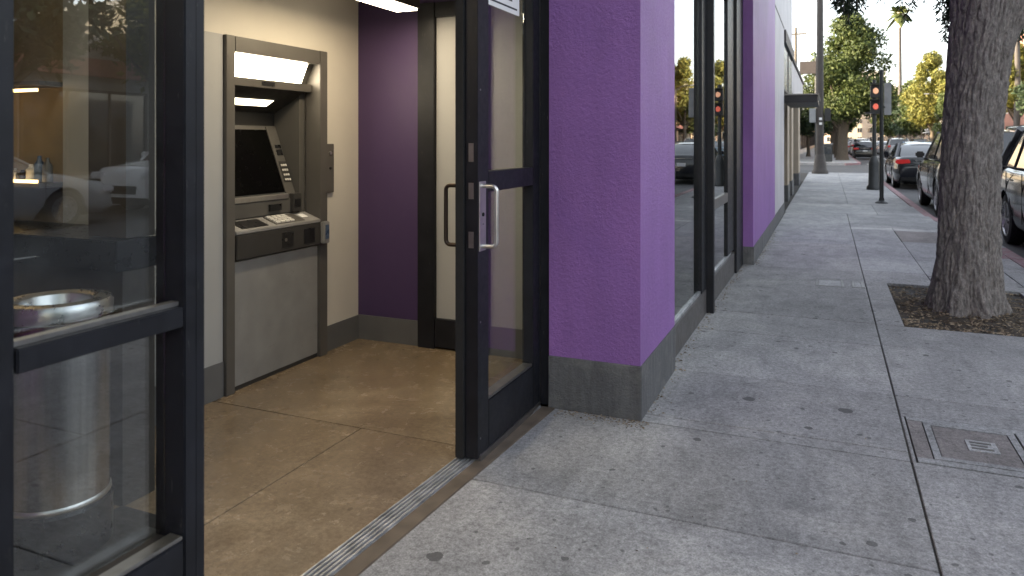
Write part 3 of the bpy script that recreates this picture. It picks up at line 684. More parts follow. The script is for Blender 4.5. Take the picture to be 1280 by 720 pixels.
for y in (3.49,3.69): B('vent_window','atm_black',atm,-2.973,-2.9695,y,y+.10,.745,.835)
MB().tube([(-2.971,3.52,.79),(-2.966,3.52,.79)],.01,10).build('bolt',M['steel_dark'],atm)
cr=MB().box(-2.972,-2.94,3.845,3.905,.725,.865).build('contactless_reader',M['atm_panel'],atm,bev=.006)
MB().box(-2.939,-2.937,3.857,3.893,.755,.845).build('reader_face',M['blue_pl'],cr)
# scuffs on the lower panel are in the material; wall plate beside the machine
wp=thing('access_plate','bronze wall plate with lock and button right of the cash machine','wall plate',(-3.01,4.0,1.2))
MB().box(-3.02,-3.002,3.952,4.032,1.04,1.36).build('plate',M['atm_frame'],wp,bev=.003)
MB().lathe([(.012,-3.002),(.012,-2.996),(.009,-2.995)],3.99,1.30,16,'x').build('lock',M['steel'],wp)
MB().lathe([(.009,-3.002),(.009,-2.997)],3.99,1.20,16,'x').build('button',M['atm_black'],wp)

# ================================================================= LEFT SIDE, FURTHER BUILDINGS
def win(par,x,y0,y1,z0,z1,face,mat='win_far',fr='trim',axis='x',panes=2):
    # window on a facade; axis 'x': facade plane x=const, face=+1/-1 direction of outside
    t=.06*face
    def bx(a,b,c,dd,e,f):   # a,b offsets outward from wall; c,dd along; e,f z
        lo,hi=sorted((x+a*face,x+b*face))
        return (lo,hi,c,dd,e,f) if axis=='x' else (c,dd,lo,hi,e,f)
    m=MB(); w_=.07
    for q in (bx(-.05,.05,y0,y1,z0,z0+w_),bx(-.05,.05,y0,y1,z1-w_,z1),bx(-.05,.05,y0,y0+w_,z0+w_,z1-w_),bx(-.05,.05,y1-w_,y1,z0+w_,z1-w_)): m.box(*q)
    for k in range(1,panes): yy=y0+(y1-y0)*k/panes; m.box(*bx(-.04,.035,yy-.03,yy+.03,z0+w_,z1-w_))
    f=m.build('window',M[fr],par)
    MB().box(*bx(-.02,.012,y0+w_,y1-w_,z0+w_,z1-w_)).build('pane',M[mat],f)
b2=thing('beige_shop_building','low beige building with stone columns and dark entrance canopy beyond purple wall','building',(-1.2,19,0))
B('fascia','fascia',b2,-14,-.74,15.105,18.9,3.28,3.515); 
B('wall','offwhite_ext',b2,-14,-.80,18.9,27.6,2.55,3.32); B('parapet','fascia',b2,-14,-.76,18.9,27.65,3.323,3.40)
MB().box(-1.3,-.795,15.105,18.89,2.38,3.278).build('window_band',M['win_blue'],b2)
MB().box(-.795,-.78,16.9,16.98,2.38,3.278).box(-.795,-.78,15.105,18.89,2.36,2.40).build('window_bar',M['fascia'],b2)
MB().box(-1.6,-1.5,15.105,27.5,0,2.55).build('recessed_wall',M['brown_panel'],b2)
MB().box(-1.49,-1.46,15.6,17.2,0.02,2.2).build('pane',M['win_far'],b2); MB().box(-1.49,-1.46,22.9,25.6,0.3,2.2).build('pane',M['win_far'],b2)
for (a,b,mt) in ((15.12,15.5,'stone_ext'),(18.2,19.1,'stone_ext'),(20.3,21.3,'stone_ext'),(25.0,26.4,'stone_ext')):
    B('column',mt,b2,-1.45,-.86,a,b,.35,2.36 if b<19 else 2.549); B('column_base','plinth',b2,-1.455,-.845,a-.01,b+.01,-.05,.35)
B('wall','stone_ext',b2,-14,-.9,27.2,27.6,0,2.549); B('roof','roofing',b2,-14,-1,15.2,27.3,3.2,3.3)
cn=MB().box(-.795,-.18,15.4,18.0,2.13,2.27).build('canopy',M['canopy'],b2,bev=.01); 
MB().box(-.79,-.16,15.38,18.02,2.271,2.295).build('canopy_edge',M['steel_dark'],cn)
# far side-street buildings
def building(name,lab,x0,x1,y0,y1,h,mat,face,floors,nw,group=None,roofc=True,shop=None,parz=.25,wm='win_far',cat='building'):
    t=thing(name,lab,cat,((x0+x1)/2,y0,0),group=group)
    MB().box(x0,x1,y0,y1,-.1,h).build('wall',FAC[mat],t)
    if roofc: MB().box(x0-.15,x1+.15,y0-.12,y1+.12,h+.002,h+parz).build('cornice',M['trim'] if mat!='white' else M['fascia'],t)
    fx=x0 if face=='-x' else x1; sg=-1 if face=='-x' else 1
    fh=(h-3.2)/max(1,floors-1) if floors>1 else 0
    for k in range(1,floors):
        zz=3.3+(k-1)*fh+.5
        for j in range(nw):
            c=y0+(y1-y0)*(j+.5)/nw; win(t,fx,c-.6,c+.6,zz,min(zz+1.5,h-.35),sg,mat=wm)
    n2=max(2,nw-1)
    for j in range(n2):
        c=y0+(y1-y0)*(j+.5)/n2; hw_=(y1-y0)/n2*.40; win(t,fx,c-hw_,c+hw_,.5,2.7,sg,fr='fascia',panes=3)
    if shop:
        a,b=sorted((fx+.0,fx+sg*.9)); MB().prism([(fx+sg*.02,3.35),(fx+sg*1.0,2.85),(fx+sg*1.0,2.78),(fx+sg*.02,2.9)],'y',y0+.3,y1-.3).build('awning',M[shop],t)
    nwf=max(1,int((x1-x0)/4))
    for k in range(0,floors):       # windows on the end wall facing the camera
        zz=1.0 if k==0 else 3.3+(k-1)*fh+.5
        for j in range(nwf):
            c=x0+(x1-x0)*(j+.5)/nwf; win(t,y0,c-.55,c+.55,zz,min(zz+1.4,h-.3),-1,axis='y',mat=wm)
    return t
building('corner_building','pale apartment building far down the left side of the street',-16,-3.2,62,80,8.6,'cream','+x',3,5)
building('low_building','low white building beyond the side street',-15,-2.6,80.5,110,5.2,'white','+x',1,5)
building('low_building','cream two storey building among the far left trees',-15,-2.6,110.5,150,7.5,'peach','+x',2,7)
building('low_building','sand coloured building at the far left end of the street',-15,-2.6,150.5,200,9,'sand','+x',3,8)
B2=building('storage_building','white garage wall across the side street behind the parked car',-22,-3.8,51.8,61.0,4.0,'white','+x',1,2)
# behind the camera, same side (added to keep the afternoon sun off the pavement)
building('sun_screen_building','grey building added on the near left behind the camera to block the sun',-14,-1.0,-42,-3.1,8,'grey','+x',2,9)
t=thing('sun_block','tall grey block added out of sight behind the shop row to block the sun','building',(-40,0,0)); MB().box(-60,-17,-30,34,0,14).build('wall',FAC['grey'],t); MB().box(-60.2,-16.8,-30.2,34.2,14.003,14.5).build('cornice',M['trim'],t)  # unseen block, added to keep low sun off lamp post and crossing
for k in range(4):
    for j in range(12): win(t,-17,-26+j*5-.8,-26+j*5+.8,1+k*3.3,2.7+k*3.3,1)
# opposite side
ob=[('opposite_building',-60,-44,9,'sand',3),('opposite_building',-43.8,-30,6,'white',2),('opposite_building',-29.8,-12,7,'cream',2),('opposite_building',-11.8,2,4.2,'brown',1),('opposite_building',2.2,20,3.85,'grey',1),('opposite_building',20.2,33,6.5,'cream',2),
 ('opposite_building',50,70,7.2,'white',2),('opposite_building',70.2,84,10.2,'brick',3),('opposite_building',84.2,104,7.0,'peach',2),('opposite_building',104.2,130,9.5,'cream',3),('opposite_building',130.2,160,8,'white',2),('opposite_building',160.2,200,12,'peach',4),('opposite_building',200.2,250,14,'sand',4)]
labs=['sand coloured block far behind the camera across the street','white two storey shop across the street behind the camera','cream two storey shop house across the street behind the camera','low brown storefront across the street behind the camera','low grey storefront with dusty pink band reflected in the side glass','cream two storey shop opposite the beige columns',
 'white two storey building across the crossing on the right','tall brick red building beyond the big tree on the right','peach two storey building left of the big tree trunk','cream three storey building across the street in the distance','white building across the street in the distance','peach four storey building near the right end of the street','tall sand coloured building at the right end of the street']
for (n_,a,b,h,mt,fl),lb in zip(ob,labs):
    t=building(n_,lb,14.8,28,a,b,h,mt,'-x',fl,max(3,int((b-a)/3.4)),shop='awn_red' if a in (84.2,-29.8) else ('canopy' if a in (20.2,104.2) else None))
    if a==2.2: MB().box(14.55,14.79,a,b,3.05,3.5).build('pink_band',M['awn_red'],t)
for i,(x0,x1,y,h,mt,lb) in enumerate(((-14,2,262,17,'peach','peach apartment block closing the street on the left'),(2.3,18,285,25,'cream','tall cream apartment block closing the street in the middle'),(18.3,34,272,19,'brick','brick apartment block closing the street on the right'))):
    t=thing('end_building',lb,'building',((x0+x1)/2,y,0)); MB().box(x0,x1,y,y+14,0,h).build('wall',FAC[mt],t); MB().box(x0-.3,x1+.3,y-.3,y+14,h+.01,h+.6).build('cornice',M['trim'],t)
    for k in range(int(h/3.2)):
        for j in range(5):
            c=x0+(x1-x0)*(j+.5)/5; win(t,y,c-.8,c+.8,1+k*3.2,2.7+k*3.2,-1,axis='y')

# ================================================================= TREES
def leafcloud(centers,radii,n,size,seed,flat=1.0,hollow=.55):
    g=np.random.default_rng(seed); k=len(centers); C_=np.array(centers); Rr=np.array(radii)
    idx=g.choice(k,n,p=(Rr**2)/np.sum(Rr**2)); dirs=g.normal(size=(n,3)); dirs/=np.linalg.norm(dirs,axis=1)[:,None]
    rad=Rr[idx]*(hollow+(1-hollow)*g.random(n)**.6)*(1+.18*g.normal(size=n)); p=C_[idx]+dirs*rad[:,None]*np.array([1,1,flat])
    a=g.normal(size=(n,3)); a/=np.linalg.norm(a,axis=1)[:,None]; b=np.cross(a,dirs+.5*g.normal(size=(n,3))); b/=np.linalg.norm(b,axis=1)[:,None]
    c=np.cross(a,b)
    L=size*(.6+.8*g.random(n))[:,None]; W=L*.45
    V=np.stack([p+a*L,p+b*W+c*W*.3,p-a*L,p-b*W+c*W*.3],1).reshape(-1,3)
    F=np.arange(4*n).reshape(n,4)
    return V,F
def crown_obj(name,V,F,mat,par):
    me=bpy.data.meshes.new(name); me.from_pydata(V.tolist(),[],F.tolist()); me.materials.append(mat)
    o=bpy.data.objects.new(name,me); S.collection.objects.link(o)
    if par is not None: o.parent=par; o.matrix_parent_inverse=MINV[par.name]
    return o
def tree(lab,x,y,h,cw,zc,mat,n=7000,leaf=.16,seed=1,trunk=.22,dx=0,bk='bark2',nclump=26,group='street trees'):
    t=thing('street_tree',lab,'tree',(x,y,0),group=group); r=random.Random(seed)
    top=zc+.35*(h-zc)
    pts=[(x,y,-.02),(x+.02,y,.4),(x+dx*.15+.05*r.uniform(-1,1),y,zc*.6),(x+dx*.4,y,zc*1.05),(x+dx*.8,y,top)]
    m=MB().tube(pts,[trunk*1.35,trunk,trunk*.86,trunk*.7,trunk*.3],12); 
    for k in range(6):
        a=k*1.05+r.uniform(-.3,.3); ll=cw*.33; z0=zc*.75+.35*r.random()*(h-zc)*.4
        m.tube([(x+dx*.3,y,z0),(x+dx*.5+math.cos(a)*ll*.5,y+math.sin(a)*ll*.5,z0+ll*.55),(x+dx+math.cos(a)*ll,y+math.sin(a)*ll,z0+ll*1.25)],[trunk*.45,trunk*.3,trunk*.1],7)
    m.build('trunk',M[bk],t,smooth=True)
    cs=[];rs=[]; H=h-zc
    for k in range(nclump):
        u=(k+.5)/nclump; zz=zc+.1*H+u*H*.86
        env=math.sin(math.pi*min(1,(.12+.86*u)**.8))**.55*(1-.25*u)
        a=r.uniform(0,6.28); rr=cw/2*env*math.sqrt(r.random())*.78
        rad=cw*r.uniform(.12,.22)*(1-.35*u); cs.append((x+dx+rr*math.cos(a),y+rr*math.sin(a),zz)); rs.append(rad)
    V,F=leafcloud(cs,rs,n,leaf,seed,.85); crown_obj('crown',V,F,M[mat],t); return t
tree('big leafy tree beyond the side street with yellow lit top',.95,58.2,10.4,7.0,2.7,'leaf',n=36000,leaf=.125,seed=3,trunk=.36,dx=.45,nclump=75)
for i,(yy,xx,h) in enumerate(((65.5,.75,8.2),(73,.8,7.6),(81,.7,8.4),(89,.75,7.5),(98,.7,8),(108,.7,8),(120,.7,8))):
    tree(['second tree','third tree','fourth tree','fifth tree','sixth tree','seventh tree','eighth tree'][i]+' in the row behind the big leafy tree on the left pavement',xx,yy,h,4.2,2.5,'leaf' if i%2 else 'leaf_d',n=3500,leaf=.19,seed=20+i,trunk=.24,dx=.2)
tree('dark round tree left of the lamp post beyond the side street',-1.6,70.0,5.6,4.2,1.9,'leaf_d',n=5000,leaf=.14,seed=41,trunk=.15)
tree('tall tree with sunlit yellow leaf colour left of the big trunk across the street',12.6,111,12.8,7.4,3.2,'leaf_y',n=18000,leaf=.19,seed=50,trunk=.28,nclump=32)
tree('round green tree in front of the yellow tree',12.4,92,6.6,5.4,2.2,'leaf',n=6500,leaf=.18,seed=51,trunk=.2)
tree('dark green tree right of the big trunk beside the palm',12.7,56,6.4,4.4,2.3,'leaf_d',n=8000,leaf=.13,seed=52,trunk=.2)
tree('tree with sunlit yellow leaf colour at the right edge behind the dark green tree',13.0,66,8.6,4.6,3.4,'leaf_y',n=7000,leaf=.15,seed=53,trunk=.2)
tree('tall yellow lit tree across the street hidden behind the big trunk',12.6,82,10.5,6,3,'leaf_y',n=9000,leaf=.16,seed=58,trunk=.22)
for i,(xx,yy,h,mt) in enumerate(((12.5,132,8,'leaf'),(12.6,146,7,'leaf_d'),(12.6,163,9,'leaf'),(12.6,182,8,'leaf_y'),(2.9-2,135,8,'leaf'),(.7,155,8,'leaf_d'),(.7,180,9,'leaf_y'),(12.6,205,10,'leaf'),(.7,215,10,'leaf'))):
    tree('small distant street tree number'.replace(' number','')+' '+['right of the tall palm trunk','behind the tall palm trunk','far beyond the tall palm','among the last trees on the right','on the far left pavement','in the distance on the left pavement','near the end of the left pavement','at the far right end','at the far left end'][i],xx,yy,h+3,7.0,2.4,mt,n=4500,leaf=.3,seed=60+i,trunk=.2)
for i,(yy,h,mt) in enumerate(((-14,7,'leaf_y'),(-4,6.4,'leaf'),(9.9,7.6,'leaf_d'),(13.8,7.2,'leaf_y'),(27,7,'leaf'))):
    tree(['slim street tree across the road behind the camera','green street tree across the road level with the camera','dark street tree across the road mirrored in the side glass','olive tree across the road opposite the shop windows','green street tree across the road before the crossing'][i],12.6,yy,h,4.0,2.6,mt,n=5000,leaf=.13,seed=80+i,trunk=.15)
def palm(lab,x,y,h,rt,seed,fr=2.0):
    t=thing('palm_tree',lab,'palm tree',(x,y,0),group='tall palms'); r=random.Random(seed)
    MB().tube([(x,y,-.02),(x+.02,y,1),(x+.1,y,h*.5),(x+.05,y,h*.93)],[rt*1.5,rt*1.1,rt,rt*.8],12).build('trunk',M['pole_grey'],t,smooth=True)
    MB().lathe([(rt*.9,h*.86),(rt*2.0,h*.89),(rt*2.4,h*.93),(rt*1.6,h*.97),(rt*.6,h*.985)],x+.06,y,14).build('skirt',M['stone_ext'],t,smooth=True)
    m=MB()
    for k in range(34):
        a=r.uniform(0,6.28); el=r.uniform(-.7,1.2); L=fr*r.uniform(.7,1.1); c0=Vector((x+.06,y,h*.97)); dd=Vector((math.cos(a)*math.cos(el),math.sin(a)*math.cos(el),math.sin(el)))
        prev=None; sd_=dd.cross(Vector((0,0,1))).normalized()
        for s_ in range(6):
            u=s_/5; p=c0+dd*L*u+Vector((0,0,-.45*L*u*u)); wd=L*.22*math.sin(math.pi*min(.98,u*.85+.1))
            q=(p+sd_*wd+Vector((0,0,-wd*.5)),p,p-sd_*wd+Vector((0,0,-wd*.5)))
            if prev: m.add([*prev,*q],[(0,1,4,3),(1,2,5,4)])
            prev=q
    m.build('crown',M['palm'],t)
palm('tall slim palm left of the yellow tree in the distance',12.0,152,25.5,.32,1,3.0)
palm('palm with brown skirt right of the big trunk',12.8,65,11.0,.2,2,1.6)

# big street tree, foreground
bt=thing('plane_tree','big grey barked street tree standing in the soil pit','tree',(1.03,7.0,0))
def bark_tube(path,rad,nth,nz_,seed,depth,flare=None):
    path=[Vector(p) for p in path]; V=[];F=[]
    n=len(path)-1
    for j in range(nz_):
        u=j/(nz_-1)*n; i=min(int(u),n-1); f=u-i; f_=f*f*(3-2*f) if False else f
        def cr(a,b,c,dd,t): return .5*((2*b)+(-a+c)*t+(2*a-5*b+4*c-dd)*t*t+(-a+3*b-3*c+dd)*t**3)
        P=[path[max(i-1,0)],path[i],path[i+1],path[min(i+2,n)]]; c=cr(*P,f)
        q=[rad[max(i-1,0)],rad[i],rad[i+1],rad[min(i+2,n)]]; r_=cr(*q,f)
        for k in range(nth):
            t=2*math.pi*k/nth; dx,dy=math.cos(t),math.sin(t)
            lob=1+.05*math.sin(3*t+seed)+.03*math.sin(5*t+2+c.z)
            if flare: lob+=max(0,1-c.z/.55)**2*(.16+.13*math.sin(6*t+1.3)+.08*math.sin(9*t))
            pz=Vector((dx*r_*22,dy*r_*22,c.z*4.6+seed)); g1=abs(noise.noise(pz)); g2=abs(noise.noise(pz*2.3+Vector((5,5,5)))); g3=noise.noise(Vector((dx*r_*70,dy*r_*70,c.z*22)))
            big=noise.noise(Vector((dx*1.2,dy*1.2,c.z*.9+seed)))
            rr=r_*lob*(1+.07*big)+depth*(min(1,g1*3.0)-1)+depth*.45*(min(1,g2*3)-1)+depth*.25*g3
            V.append((c.x+dx*rr,c.y+dy*rr,c.z))
    for j in range(nz_-1):
        for k in range(nth): F.append((j*nth+k,j*nth+(k+1)%nth,(j+1)*nth+(k+1)%nth,(j+1)*nth+k))
    F.append(tuple((nz_-1)*nth+k for k in range(nth)))
    return V,F
m=MB(); m.add(*bark_tube([(1.03,7.0,-.06),(1.03,7.0,.3),(1.05,7.0,1.0),(1.10,7.0,1.8),(1.17,7.0,2.5),(1.18,7.0,3.2),(1.05,6.95,4.2),(.8,6.9,6)],[.245,.235,.222,.220,.255,.22,.17,.08],240,380,1.0,.014,True)).build('trunk',M['bark'],bt,smooth=True)
m=MB(); m.add(*bark_tube([(1.20,7.02,2.05),(1.30,7.0,2.45),(1.50,6.98,3.0),(1.85,6.95,4.0),(2.3,6.9,5.8)],[.14,.19,.175,.13,.05],140,160,7.0,.013)).build('limb',M['bark'],bt,smooth=True)
m=MB()
for (a,b,c_,r0) in (((1.1,7,3.6),(.3,6.2,4.6),(-.3,5.2,5.2),.07),((1.1,7,4.0),(.4,8.2,5.0),(-.1,9.2,5.6),.07),((1.6,7,3.4),(2.6,6.2,4.4),(3.6,5.6,5.0),.07),((1.5,7,3.6),(2.2,8.4,4.6),(2.9,9.6,5.0),.07)): m.tube([a,b,c_],[r0,r0*.65,r0*.3],9)
m.build('branch',M['bark'],bt,smooth=True)
r=random.Random(12); cs=[];rs=[]
for k in range(60):
    a=r.uniform(0,6.28); q=math.sqrt(r.random())*3.0; z=4.3+r.random()*3.6; cs.append((1.3+q*math.cos(a),7.2+q*math.sin(a),z)); rs.append(r.uniform(.45,.8))
cs+=[(.9,9.6,3.75),(.5,10.2,3.9),(1.3,10.4,3.8),(.2,9.4,4.1),(.8,10.9,3.9),(1.5,11.2,3.8)]; rs+=[.5,.5,.5,.5,.55,.55]
V,F=leafcloud(cs,rs,34000,.06,9,.7,.2); crown_obj('crown',V,F,M['leaf_d'],bt)
# hanging twigs that dip into the picture
m=MB(); mt=MB()
def hang(px,pytip,depth,seed,sway=.0,n=26,L=.055,w0=.02):
    # twig hanging down in the street: ray through the picture column at this depth
    t_=(px-640)/924; s_,c_=.3931,.9195; x=(-s_+c_*t_)*depth; y=(c_+s_*t_)*depth; zt=CAMH+(176-pytip)*depth/924
    r=random.Random(seed); zs=zt+1.0
    pts=[(x+sway*(1-u)**1.0+.015*math.sin(u*9+seed),y+.02*math.cos(u*7),zs+(zt-zs)*u) for u in [i/8 for i in range(9)]]
    mt.tube(pts,[.006]*5+[.004]*4,5)
    for k in range(n*3):
        u=.15+.85*r.random(); i=min(int(u*8),7); f=u*8-i; p=Vector(pts[i]).lerp(Vector(pts[i+1]),f)
        a=r.uniform(0,6.28); out=Vector((math.cos(a),math.sin(a),-r.uniform(.4,1.6))).normalized(); sd2=out.cross(Vector((r.uniform(-1,1),r.uniform(-1,1),r.uniform(-.3,.3)))).normalized()
        l=L*r.uniform(.6,1.25); ww=l*.13; o_=p+Vector((r.uniform(-1,1),r.uniform(-1,1),0))*w0
        m.add([o_,o_+out*l*.5+sd2*ww,o_+out*l,o_+out*l*.5-sd2*ww],[(0,1,2,3)])
for (px,py,dd,sw_a,n,w0) in ((1046,8,7.3,.1,34,.05),(1052,16,7.1,.08,34,.05),(1058,22,7.2,.06,34,.04),(1061,10,7.0,.0,34,.06),(1066,18,7.2,.02,34,.05),(1072,8,7.1,.05,34,.06),(1180,24,6.5,.0,30,.04),(1187,16,6.5,.0,30,.05),(1274,44,6.2,.0,34,.05),(1269,14,6.2,.0,34,.05),(1048,6,7.2,.1,20,.03),(1055,14,7.0,.05,26,.04),(1062,27,7.1,.0,26,.02),(1070,12,7.2,.0,24,.04),(1078,4,7.3,.1,18,.04),(1132,27,6.6,.35,16,.02),(1122,12,6.6,.3,16,.02),(1176,6,6.4,.0,22,.03),(1183,52,6.5,-.02,26,.012),(1186,30,6.4,.0,26,.03),(1190,12,6.4,.0,26,.04),(1271,36,6.2,.05,26,.03),(1277,52,6.3,.0,26,.04),(1281,30,6.2,.0,26,.05),(1100,3,6.8,.0,14,.03),(1158,2,6.6,.1,14,.03)):
    hang(px,py,dd,int(px*7+py),sw_a,n*3,.062,w0)
m.build('hanging_leaves',M['leaf_d'],bt); mt.build('hanging_twig',M['bark'],bt)

# ================================================================= STREET FURNITURE
lp=thing('lamp_post','tall dark grey lamp post with flared base beyond the canopy','lamp post',(-.309,33.7,0))
X,Y=-.309,33.7
MB().lathe([(.33,0),(.33,.10),(.27,.18),(.24,.42),(.20,.72),(.17,.80)],X,Y,20).build('base',M['pole_grey'],lp,smooth=True)
MB().lathe([(.165,.80),(.15,2.0),(.14,4.0),(.12,9.0)],X,Y,16).build('pole',M['pole_grey'],lp,smooth=True)
MB().tube([(X,Y,8.7),(X+1.0,Y,9.1),(X+2.2,Y,9.2)],[.06,.05,.04],8).build('arm',M['pole_grey'],lp,smooth=True)
MB().lathe([(.05,9.05),(.2,9.1),(.22,9.2),(.08,9.3)],X+2.4,Y,14).build('lamp_head',M['sign_grey'],lp,smooth=True)
MB().box(X-.42,X-.17,Y-.10,Y+.1,2.15,2.75).build('signal_box',M['sign_grey'],lp,bev=.02); MB().box(X+.17,X+.42,Y-.08,Y+.08,2.2,2.75).build('signal_box',M['signal'],lp,bev=.02)
for z in (2.05,2.25): MB().box(X-.03,X+.08,Y-.2,Y-.16,z,z+.1).build('sticker',M['paper'],lp)
# signal pole with base
X,Y=1.2,23.2
sg=thing('signal_post','dark signal post with tall flared base and pedestrian signal heads','traffic signal',(X,Y,0))
MB().lathe([(.20,0),(.20,.08),(.155,.14),(.14,.75),(.11,.86),(.07,.95)],X,Y,18).build('base',M['pole_paint'],sg,smooth=True)
MB().lathe([(.055,.95),(.05,3.1)],X,Y,12).build('pole',M['pole_paint'],sg,smooth=True)
for i,z in enumerate((2.14,2.58)):
    h_=MB().box(X-.10,X+.16,Y-.14,Y+.12,z,z+.38).build('signal_head',M['signal'],sg,bev=.02)
    mm=MB(); n=20
    for k in range(n): mm.v.append((X+.03+.07*math.cos(6.2832*k/n),Y-.142,z+.20+.085*math.sin(6.2832*k/n)))
    for k in range(n): mm.v.append((X+.03+.055*math.cos(6.2832*k/n),Y-.165,z+.20+.07*math.sin(6.2832*k/n)))
    mm.f=[tuple(range(n)),tuple(range(n,2*n))]+[(k,(k+1)%n,n+(k+1)%n,n+k) for k in range(n)]
    mm.build('lens',M['sig_on' if i==0 else 'amber'],h_)
    MB().box(X-.13,X+.19,Y-.30,Y-.141,z+.385,z+.405).build('visor',M['signal'],h_)
# front sign pole
X,Y=1.09,18.25
sp=thing('sign_post','slim dark post with grey sign plate standing nearest the kerb','sign post',(X,Y,0))
MB().lathe([(.13,0),(.13,.02),(.06,.06),(.048,.12)],X,Y,16).build('foot',M['pole_paint'],sp,smooth=True)
MB().lathe([(.043,.12),(.040,2.95)],X,Y,12).build('pole',M['pole_paint'],sp,smooth=True)
MB().box(X+.05,X+.19,Y-.03,Y-.01,1.95,2.66).build('sign_plate',M['sign_grey'],sp,bev=.004)
MB().box(X-.02,X+.07,Y-.045,Y-.031,2.1,2.14).box(X-.02,X+.07,Y-.045,Y-.031,2.66,2.70).build('bracket',M['pole_paint'],sp)
MB().box(X-.33,X-.05,Y-.12,Y+.1,1.98,2.02).build('bracket',M['pole_paint'],sp)
# utility box + bin behind the lamp
bn=thing('newspaper_box','dark box stand behind the lamp post across the side street','newspaper box',(-.3,51,0))
MB().box(-.55,.25,51,51.5,.05,1.15).build('cabinet',M['pole_paint'],bn,bev=.03); MB().box(-.5,.2,50.985,50.998,.55,1.0).build('door',M['win_far'],bn); MB().box(-.6,.3,50.95,51.55,1.152,1.22).build('lid',M['sign_grey'],bn,bev=.02)
# pole sign far
X,Y=-1.2,46-0
ps=thing('pole_sign','dark rectangular sign on a tall pole beyond the lamp post','pole sign',(-1.0,53,0))
MB().tube([(-.75,53.5,0),(-.75,53.5,6.9)],.07,8).build('pole',M['pole_paint'],ps); MB().box(-1.75,-.72,53.25,53.40,5.85,6.7).build('sign_board',M['fascia'],ps,bev=.02)
up=thing('utility_pole','thin utility pole above the low buildings on the left','utility pole',(-3.0,60,0)); MB().tube([(-2.3,61.5,0),(-2.3,61.5,10.2)],[.13,.09],8).build('pole',M['bark2'],up); MB().box(-3.1,-1.5,61.4,61.5,9.6,9.72).build('crossarm',M['bark2'],up)
for i,(px,Yy) in enumerate(((12.2,98),(12.1,74),(12.3,120))):
    s=thing('street_lamp',['thin street lamp between the palm and the yellow tree','thin street lamp behind the right hand palm','thin far street lamp before the pale building'][i],'street lamp',(px,Yy,0),group='thin street lamps across the street')
    MB().lathe([(.16,0),(.08,.4),(.06,6.5)],px,Yy,10).build('pole',M['pole_grey'],s,smooth=True); MB().tube([(px,Yy,6.4),(px-.6,Yy,6.8),(px-1.5,Yy,6.85)],.04,6).build('arm',M['pole_grey'],s); MB().box(px-1.9,px-1.4,Yy-.12,Yy+.12,6.78,6.9).build('lamp_head',M['sign_grey'],s,bev=.03)

# ================================================================= CARS
def interp(x,pts):
    for (a,va),(b,vb) in zip(pts,pts[1:]):
        if x<=b:
            t=(x-a)/(b-a) if b>a else 0; t=max(0,min(1,t)); t=t*t*(3-2*t); return va+(vb-va)*t
    return pts[-1][1]
CAR=dict(
 sedan=dict(L=4.75,W=1.83,H=1.45,gc=.19,wr=.325,ax=(.98,3.72),top=[(0,.93),(.12,1.0),(.75,1.02),(1.2,.98),(3.3,.96),(3.6,.93),(4.45,.78),(4.75,.62)],belt=(.93,.95),
   rw=(.62,1.40),ws=(2.65,3.50),pil=(1.95,),qt=1.12),
 suv=dict(L=4.75,W=1.92,H=1.74,gc=.24,wr=.365,ax=(.92,3.70),top=[(0,1.0),(.1,1.10),(.5,1.14),(1.2,1.12),(3.3,1.10),(3.6,1.07),(4.5,.96),(4.75,.75)],belt=(1.08,1.12),
   rw=(.16,.55),ws=(2.80,3.55),pil=(1.05,2.0),qt=.55),
 hatch=dict(L=4.1,W=1.76,H=1.50,gc=.19,wr=.315,ax=(.72,3.3),top=[(0,.92),(.1,1.0),(.5,1.02),(1.2,.98),(2.8,.96),(3.2,.92),(3.95,.78),(4.1,.62)],belt=(.94,.96),
   rw=(.14,.62),ws=(2.25,3.1),pil=(1.6,),qt=.62))
